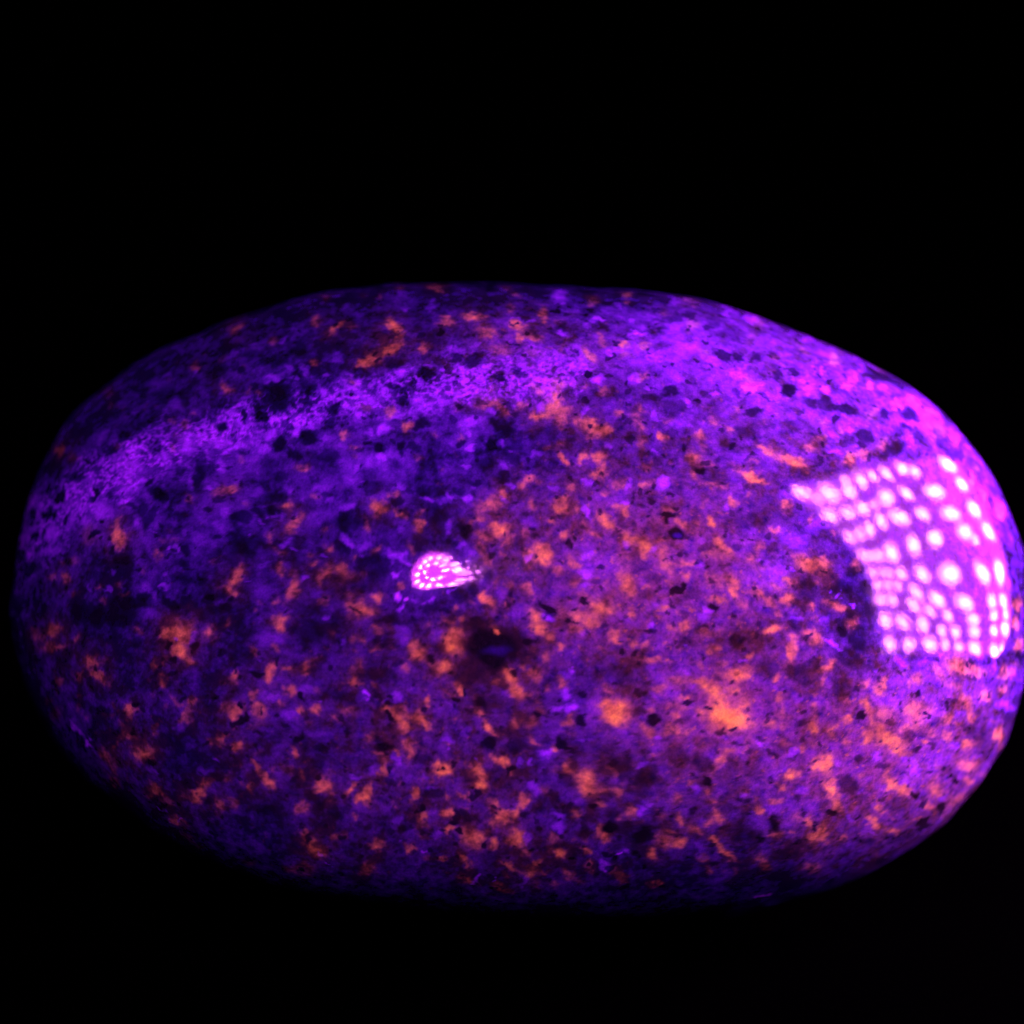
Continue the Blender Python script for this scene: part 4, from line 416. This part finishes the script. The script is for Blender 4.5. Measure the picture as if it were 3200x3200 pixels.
def stone_material():
    # the near-ultraviolet light excites the orange grains; their answer follows the light that falls on them
    m, t, out = new_material('fluorescent_stone')
    bsdf = t.nodes.new('ShaderNodeBsdfPrincipled')
    att = t.nodes.new('ShaderNodeAttribute'); att.attribute_name = 'mineral'
    tex = t.nodes.new('ShaderNodeTexCoord')
    fine = t.nodes.new('ShaderNodeTexNoise'); fine.inputs['Scale'].default_value = 5200.0; fine.inputs['Detail'].default_value = 3.0
    ramp = t.nodes.new('ShaderNodeMapRange'); ramp.inputs['From Min'].default_value = 0.3; ramp.inputs['From Max'].default_value = 0.7
    ramp.inputs['To Min'].default_value = 0.80; ramp.inputs['To Max'].default_value = 1.18
    mul = t.nodes.new('ShaderNodeMix'); mul.data_type = 'RGBA'; mul.blend_type = 'MULTIPLY'; mul.inputs['Factor'].default_value = 1.0
    t.links.new(tex.outputs['Object'], fine.inputs['Vector'])
    t.links.new(fine.outputs['Fac'], ramp.inputs['Value'])
    t.links.new(att.outputs['Color'], mul.inputs['A']); t.links.new(ramp.outputs['Result'], mul.inputs['B'])
    t.links.new(mul.outputs['Result'], bsdf.inputs['Base Color'])
    wear = t.nodes.new('ShaderNodeTexNoise'); wear.inputs['Scale'].default_value = 420.0; wear.inputs['Detail'].default_value = 4.0
    rr_ = t.nodes.new('ShaderNodeMapRange'); rr_.inputs['From Min'].default_value = 0.35; rr_.inputs['From Max'].default_value = 0.7
    rr_.inputs['To Min'].default_value = 0.035; rr_.inputs['To Max'].default_value = 0.07
    t.links.new(tex.outputs['Object'], wear.inputs['Vector'])
    t.links.new(wear.outputs['Fac'], rr_.inputs['Value']); t.links.new(rr_.outputs['Result'], bsdf.inputs['Roughness'])
    bump = t.nodes.new('ShaderNodeBump'); bump.inputs['Strength'].default_value = 0.055; bump.inputs['Distance'].default_value = 0.00005
    grain = t.nodes.new('ShaderNodeTexNoise'); grain.inputs['Scale'].default_value = 1500.0; grain.inputs['Detail'].default_value = 2.0
    t.links.new(tex.outputs['Object'], grain.inputs['Vector'])
    t.links.new(grain.outputs['Fac'], bump.inputs['Height']); t.links.new(bump.outputs['Normal'], bsdf.inputs['Normal'])
    bsdf.inputs['IOR'].default_value = 1.48
    bsdf.inputs['Subsurface Weight'].default_value = 0.35          # the quartz-rich matrix is faintly translucent
    bsdf.inputs['Subsurface Radius'].default_value = (1.0, 0.6, 0.9)
    bsdf.inputs['Subsurface Scale'].default_value = 0.0006
    t.links.new(bsdf.outputs['BSDF'], out.inputs['Surface'])
    return m

def cloth_material():
    m, t, out = new_material('black_velvet')
    bsdf = t.nodes.new('ShaderNodeBsdfPrincipled')
    tex = t.nodes.new('ShaderNodeTexCoord')
    no = t.nodes.new('ShaderNodeTexNoise'); no.inputs['Scale'].default_value = 900.0
    cr = t.nodes.new('ShaderNodeValToRGB')
    cr.color_ramp.elements[0].color = (0.00008, 0.00008, 0.00008, 1); cr.color_ramp.elements[1].color = (0.0002, 0.0002, 0.0002, 1)
    t.links.new(tex.outputs['Object'], no.inputs['Vector']); t.links.new(no.outputs['Fac'], cr.inputs['Fac'])
    t.links.new(cr.outputs['Color'], bsdf.inputs['Base Color'])
    bsdf.inputs['Roughness'].default_value = 1.0; bsdf.inputs['Specular IOR Level'].default_value = 0.0
    t.links.new(bsdf.outputs['BSDF'], out.inputs['Surface'])
    return m

def glow_material(name, colour, strength, use_attr):
    m, t, out = new_material(name)
    em = t.nodes.new('ShaderNodeEmission'); em.inputs['Color'].default_value = (*colour, 1)
    if use_attr:
        att = t.nodes.new('ShaderNodeAttribute'); att.attribute_name = 'glow'
        mu = t.nodes.new('ShaderNodeMath'); mu.operation = 'MULTIPLY'; mu.inputs[1].default_value = strength
        t.links.new(att.outputs['Fac'], mu.inputs[0]); t.links.new(mu.outputs[0], em.inputs['Strength'])
    else:
        em.inputs['Strength'].default_value = strength
    t.links.new(em.outputs['Emission'], out.inputs['Surface'])
    return m

def housing_material():
    m, t, out = new_material('black_metal')
    bsdf = t.nodes.new('ShaderNodeBsdfPrincipled')
    no = t.nodes.new('ShaderNodeTexNoise'); no.inputs['Scale'].default_value = 300.0
    cr = t.nodes.new('ShaderNodeValToRGB')
    cr.color_ramp.elements[0].color = (0.008, 0.008, 0.009, 1); cr.color_ramp.elements[1].color = (0.016, 0.016, 0.018, 1)
    t.links.new(no.outputs['Fac'], cr.inputs['Fac']); t.links.new(cr.outputs['Color'], bsdf.inputs['Base Color'])
    bsdf.inputs['Metallic'].default_value = 0.6; bsdf.inputs['Roughness'].default_value = 0.5
    t.links.new(bsdf.outputs['BSDF'], out.inputs['Surface'])
    return m

STONE, CLOTH, METAL = stone_material(), cloth_material(), housing_material()

# ------------------------------------------------------------------ the dark surface
gm = bpy.data.meshes.new('table_surface')
gm.from_pydata([(-2, -2, 0), (2, -2, 0), (2, 2, 0), (-2, 2, 0)], [], [(0, 1, 2, 3)])
gm.materials.append(CLOTH)
ground = bpy.data.objects.new('table_surface', gm); scene.collection.objects.link(ground)
ground['kind'] = 'structure'; ground['label'] = 'black surface the stone rests on, lost in the dark'

# ------------------------------------------------------------------ the stone: body and the grains that stand out in it
stone = bpy.data.objects.new('polished_stone', None)
stone.empty_display_size = 0.02
scene.collection.objects.link(stone)
stone.location = Vector(foot*MM)
stone['label'] = 'oval polished stone glowing violet with orange specks under ultraviolet light'
stone['category'] = 'stone'

LOCAL = (W-foot)*MM
def build_part(name, quads, tris=None, label=None):
    polys = [quads.ravel()] + ([tris.ravel()] if tris is not None else [])
    loops = np.concatenate(polys)
    used, inv = np.unique(loops, return_inverse=True)
    nq = len(quads); nt = 0 if tris is None else len(tris)
    me = bpy.data.meshes.new(name)
    me.vertices.add(len(used)); me.vertices.foreach_set('co', LOCAL[used].astype(np.float32).ravel())
    me.loops.add(len(loops)); me.loops.foreach_set('vertex_index', inv.astype(np.int32))
    me.polygons.add(nq+nt)
    starts = np.concatenate([np.arange(nq)*4, nq*4+np.arange(nt)*3]).astype(np.int32)
    me.polygons.foreach_set('loop_start', starts)
    me.polygons.foreach_set('use_smooth', np.ones(nq+nt, bool))
    me.update(calc_edges=True)
    a = me.attributes.new('mineral', 'FLOAT_COLOR', 'POINT')
    a.data.foreach_set('color', np.concatenate([col[used], np.ones((len(used), 1))], 1).astype(np.float32).ravel())
    me.normals_split_custom_set_from_vertices(NW[used].astype(np.float32))
    me.materials.append(STONE)
    ob = bpy.data.objects.new(name, me); scene.collection.objects.link(ob); ob.parent = stone
    if label: ob['label'] = label
    return ob

def components(mask2d, least):
    H, Wd = mask2d.shape; seen = ~mask2d; comps = []
    ys, xs = np.where(mask2d)
    for y, x in zip(ys.tolist(), xs.tolist()):
        if seen[y, x]: continue
        st = [(y, x)]; seen[y, x] = True; c = []
        while st:
            a, b_ = st.pop(); c.append(a*Wd+b_)
            for da, db in ((1,0),(-1,0),(0,1),(0,-1)):
                p, q = a+da, b_+db
                if 0 <= p < H and 0 <= q < Wd and not seen[p, q]:
                    seen[p, q] = True; st.append((p, q))
        if len(c) >= least: comps.append(np.array(c, dtype=np.int64))
    comps.sort(key=len, reverse=True)
    return comps

def on_faces(vals): return vals[:len(front)][front_faces].mean(1).reshape(N, N)
fo_f, dk_f, vb_f = on_faces(o), on_faces(dark), on_faces(b)
taken = np.zeros(N*N, bool)
groups = [('black_grain', dk_f > 0.74, 60, 120), ('orange_grain', (fo_f > 0.44) & (dk_f <= 0.74), 70, 200),
          ('violet_grain', (vb_f > 0.74) & (fo_f <= 0.44) & (dk_f <= 0.74), 160, 60)]
parts = []
for name, mask, least, most in groups:
    for c in components(mask, least)[:most]:
        parts.append((name, c)); taken[c] = True
build_part('stone_body', np.concatenate([front_faces[~taken], faces_back]), back_tris)
for name, c in parts: build_part(name, front_faces[c])

# ------------------------------------------------------------------ lamps, outside the picture but mirrored in the stone
def lamp(name, label, category, centre, direction, facets, hull, strength, glow, bowl_colour, depth, handle):
    m = np.array(direction, float); m /= np.linalg.norm(m)
    ux = np.cross([0, 1, 0], m); ux /= np.linalg.norm(ux); uy = np.cross(m, ux)
    root = bpy.data.objects.new(name, None); root.empty_display_size = 0.02
    scene.collection.objects.link(root)
    R3 = np.stack([AXES@ux, AXES@uy, AXES@m], 1)          # local z points away from the stone
    root.matrix_world = Matrix.Translation(place(centre)) @ Matrix(R3.tolist()).to_4x4()
    root['label'] = label; root['category'] = category
    led = glow_material(name+'_emitter', LAMP_COLOUR, strength, True)
    bowl = glow_material(name+'_reflector', bowl_colour, glow, False)
    def mesh(nm, vs, fs, mat, attr=None):
        me = bpy.data.meshes.new(nm); me.from_pydata([tuple(np.array(q, float)*MM) for q in vs], [], fs)
        if attr is not None:
            a = me.attributes.new('glow', 'FLOAT', 'POINT'); a.data.foreach_set('value', np.array(attr, np.float32))
        me.materials.append(mat)
        ob = bpy.data.objects.new(nm, me); scene.collection.objects.link(ob); ob.parent = root
        return ob
    SEG = 16
    for item in facets.split(';'):
        cx, cy, ax, ay, bx, by = map(float, item.split())
        vs = [(cx, cy, 0)]; at = [1.0]
        for ring, base_glow in ((0.22, 1.0), (0.50, 0.72), (0.72, 0.30), (0.98, 0.04)):
            for k in range(SEG):
                t = 2*math.pi*k/SEG
                c, s_ = math.cos(t), math.sin(t)
                vs.append((cx+ring*(ax*c+bx*s_), cy+ring*(ay*c+by*s_), 0))
                at.append(base_glow*(1.0-0.55*max(0.0, -c)*ring))
        fs = [(0, 1+k, 1+(k+1) % SEG) for k in range(SEG)]
        for q in range(3):
            b0_, b1_ = 1+q*SEG, 1+(q+1)*SEG
            fs += [(b0_+k, b1_+k, b1_+(k+1) % SEG, b0_+(k+1) % SEG) for k in range(SEG)]
        mesh('emitter', vs, fs, led, at)
    n = len(hull)
    mesh('reflector', [(x, y, 1.5) for x, y in hull], [tuple(range(n))], bowl)
    h = np.array(hull, float); mid = h.mean(0)
    def grow(d): 
        e = h-mid; L = np.linalg.norm(e, axis=1)[:, None]
        return mid+e*(1+d/L)
    loops_ = [(grow(0.5), 1.0), (grow(0.5), -2.0), (grow(3.0), -2.0), (grow(3.0), 8.0), (grow(-0.35*np.linalg.norm(h-mid, axis=1)[:, None]), depth)]
    vs, fs = [], []
    for pts, z in loops_: vs += [(x, y, z) for x, y in pts]
    for q in range(len(loops_)-1):
        fs += [(q*n+k, q*n+(k+1) % n, (q+1)*n+(k+1) % n, (q+1)*n+k) for k in range(n)]
    fs.append(tuple((len(loops_)-1)*n+k for k in range(n)))
    mesh('housing', vs, fs, METAL)
    vs, fs = [], []
    rings = [(handle*.9, depth-1), (handle, depth+4), (handle, depth+70), (handle*1.08, depth+74), (handle*1.08, depth+92), (handle*.8, depth+94)]
    for r_, z in rings: vs += [(mid[0]+r_*math.cos(2*math.pi*k/24), mid[1]+r_*math.sin(2*math.pi*k/24), z) for k in range(24)]
    for q in range(len(rings)-1):
        fs += [(q*24+k, q*24+(k+1) % 24, (q+1)*24+(k+1) % 24, (q+1)*24+k) for k in range(24)]
    fs.append(tuple(range(23, -1, -1))); fs.append(tuple((len(rings)-1)*24+k for k in range(24)))
    mesh('handle', vs, fs, METAL)
    return root

lamp('ultraviolet_flood_lamp', 'ultraviolet flood lamp whose large dotted reflection lies on the right end of the stone', 'lamp',
     SIDE_CENTRE, SIDE_DIR, SIDE_FACETS, SIDE_HULL, SIDE_STRENGTH, SIDE_GLOW, (0.58, 0.045, 1.0), 28.0, 14.0)
lamp('ultraviolet_torch', 'ultraviolet torch whose small dotted reflection lies near the middle of the stone', 'torch',
     FRONT_CENTRE, FRONT_DIR, FRONT_FACETS, FRONT_HULL, FRONT_STRENGTH, FRONT_GLOW, (0.85, 0.05, 1.0), 24.0, 13.0)
